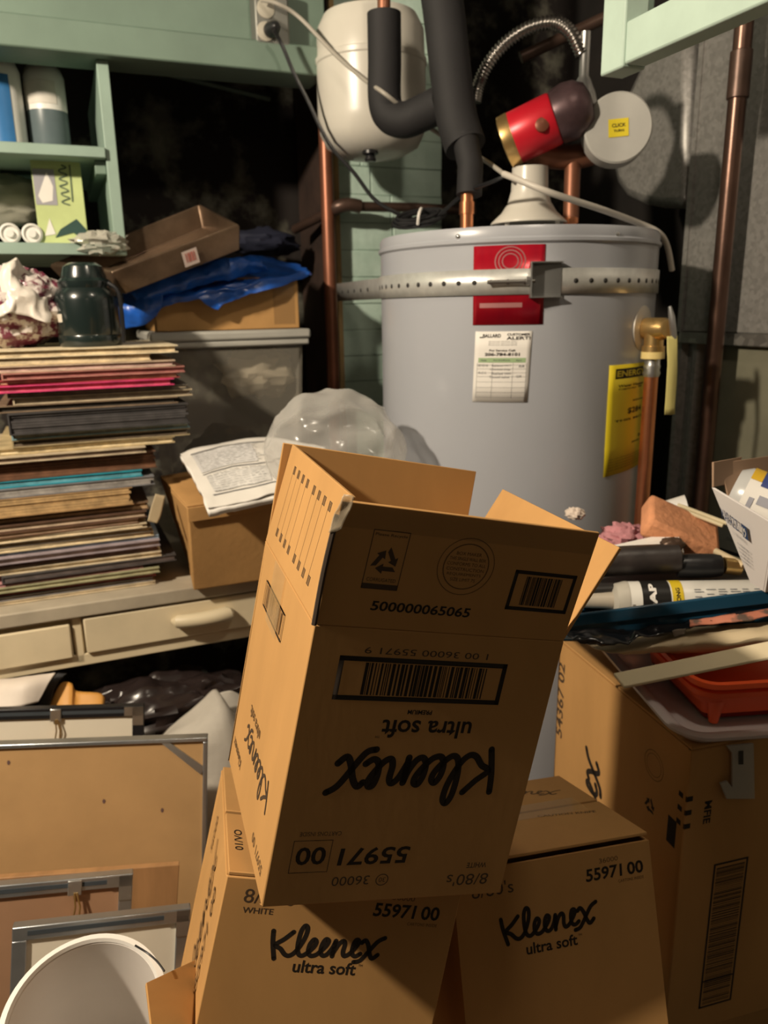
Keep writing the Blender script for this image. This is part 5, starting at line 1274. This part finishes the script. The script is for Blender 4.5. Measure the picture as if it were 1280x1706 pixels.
# printed left face: N (near, right) to B (far, left)
def quad_wall(a, b, c_, d, t):
    n = (b - a).cross(d - a).normalized(); return MB().hexa([a, b, b + n * t, a + n * t, d, c_, c_ + n * t, d + n * t])


part('printed_side', quad_wall(N0, B0, B1, N1, .003), WB, mz, .0006)
part('front_side', quad_wall(N0, Rt0, Rt1, N1, .003), WB, mz, .0006)
part('back_side', quad_wall(B0, Bk0, Bk1 + EZ * .03, B1b + V3((.012, .01, -.004)), .003), CINS, mz, .0006)
part('right_side', quad_wall(Rt0, Bk0, Bk1, Rt1, .003), CINS, mz, .0006)
part('box_bottom', MB().hexa([N0, Rt0, Bk0, B0, N0 + EZ * .003, Rt0 + EZ * .003, Bk0 + EZ * .003, B0 + EZ * .003]), WB, mz)
part('torn_flap', quad_wall(B1, B1 + V3((.03, .02, .0)), B1b + V3((.05, .03, .0)), B1b, .003), CINS, mz, .0006)
# lettering on the printed side: frame from B1 towards N1
fx = (N1 - B1); fy_ = (N0 - B0 + N1 - B1) * 0 + ((B0 + N0) / 2 - (B1 + N1) / 2) * -1
nx = fx.normalized(); ny = fy_ - nx * fy_.dot(nx); nrm_ = nx.cross(ny).normalized()


def mzp(px, py):
    n = (N0 - B0).cross(B1 - B0).normalized(); p = plane_hit(px, py, B0, n); n = n if n.dot(p) < 0 else -n; return p + n * .0050


Pa, Pb = mzp(1209, 863), mzp(1240, 888); Pt = mzp(1205, 841)
ex_ = (Pb - Pa).normalized(); n_ = ex_.cross(Pt - Pa).normalized(); ey_ = n_.cross(ex_)
ey_ = (Pt - Pa).normalized()
F = Matrix(((ex_.x, ey_.x, n_.x, Pa.x), (ex_.y, ey_.y, n_.y, Pa.y), (ex_.z, ey_.z, n_.z, Pa.z), (0, 0, 0, 1)))
lw_ = (Pb - Pa).length; lh_ = (Pt - Pa).length
NAVY = cm((.03, .055, .13), .5)
part('brand_lettering', text(F, 'MARAZZI', lw_ * .45, lh_ / 2, w=lw_ * .9, h=lh_ * .85, bold=0), NAVY, mz)
lg = part('brand_emblem', rect(F, lw_ * 1.10, lw_ * 1.38, -lh_ * .05, lh_ * 1.0), NAVY, mz)
F2 = F.copy(); F2.translation = Pa + (B1 - Pa) * 0 + (-n_ if n_.dot(Pa) > 0 else n_) * .0006
part('emblem_mark', strokes(F2, [[(lw_ * 1.12, lh_ * .45), (lw_ * 1.165, lh_ * .8), (lw_ * 1.215, lh_ * .45)], [(lw_ * 1.215, lh_ * .45), (lw_ * 1.265, lh_ * .8), (lw_ * 1.31, lh_ * .45)], [(lw_ * 1.12, lh_ * .45), (lw_ * 1.215, lh_ * .08), (lw_ * 1.31, lh_ * .45)]], lw_ * .03, 2), PAPER, lg)
m = text(F, 'TILE THE WORLD', lw_ * .8, -lh_ * .38, w=lw_ * .62, h=lh_ * .22, bold=0)
part('faint_lettering', m, cm((.42, .42, .44)), mz)
m = MB()
for k_, s in enumerate(('PORCELAIN TILE', 'CERAMIC TILE CO', 'MADE IN USA', 'INDUSTRIAL BLVD', 'SUNNYVALE TX')): m.join(text(F, s, lw_ * .98, -lh_ * (1.0 + .30 * k_), w=lw_ * (.60 - .03 * k_), h=lh_ * .15, bold=.0))
part('address_lettering', m, cm((.16, .17, .22)), mz)
# bottle in the box
bt0 = PY(1200, 815, 1.00); bt1 = PY(1330, 850, .93); bt0 = PY(1218, 818, .97); ba = V3((.80, -.50, -.30)).normalized(); br = .038
bo2 = root('spray_bottle', 'clear plastic bottle with blue and yellow label lying in the white box', 'bottle', bt0 - EZ * .03)
part('bottle_body', MB().lathe([(0, 0), (br * .8, .002), (br, .014), (br, .075), (br * 1.0, .10), (br * .9, .12), (br * .9, .22)], bt0, ba, 40), mat('cloudy_bottle', (0.46, 0.46, 0.45), 0.25, 0, 0.05), bo2)
eb = (EZ - ba * ba.z).normalized(); sb = ba.cross(eb); sb = sb if sb.y < 0 else -sb


def bband(x0, x1, a0, a1, off): return MB().grid([[bt0 + ba * x + (eb * math.sin(a0 + (a1 - a0) * j / 16) + sb * math.cos(a0 + (a1 - a0) * j / 16)) * (br + off) for j in range(17)] for x in (x0, x1)])


blb = part('bottle_label', bband(.016, .070, -1.2, 2.6, .0006), PAPER, bo2)
part('blue_panel', bband(.030, .0705, .75, 2.0, .0012), cm((.04, .06, .20), .4), blb)
part('yellow_panel', bband(.016, .0295, .9, 2.2, .0012), mat('label_gold', (0.62, 0.38, 0.02), 0.4), blb)
part('label_print', bband(.034, .052, .15, .45, .0012).join(bband(.024, .030, -.1, .3, .0012)), cm((.30, .30, .34)), blb)
# plastic hanger tab in front of the tall carton
def ht(px, py, off): return local_of(MR, px, py, 1, 0)


F = frame(MR, (0, 0, 0), (1, 0, 0), (0, 0, 1))
hq = [on_front(*q) for q in ((1205, 1238), (1250, 1234), (1252, 1326), (1205, 1326), (1194, 1300), (1206, 1296), (1214, 1306), (1214, 1250))]
F_ = F.copy(); F_.translation = F.translation + (F.to_3x3() @ V3((0, 0, .004)))
hx = root('hanger_tab', 'clear plastic hook tab hanging down from the frosted tray rim', 'hook', F_ @ V3((*hq[0], 0)))
pts_ = [F_ @ V3((x, y, 0)) for x, y in hq]; nz_ = F_.to_3x3() @ V3((0, 0, .003))
part('tab_plate', MB().slab(pts_, nz_), clear_mat('tab_plastic', (.50, .48, .45), .45, .12), hx, .0008)
s_ = [on_front(*q) for q in ((1224, 1246), (1232, 1245), (1232, 1268), (1224, 1268))]
part('tab_slot', MB().add([F_ @ V3((x, y, .0036)) for x, y in s_], [(0, 1, 2, 3)]), cm((.03, .025, .02)), hx)
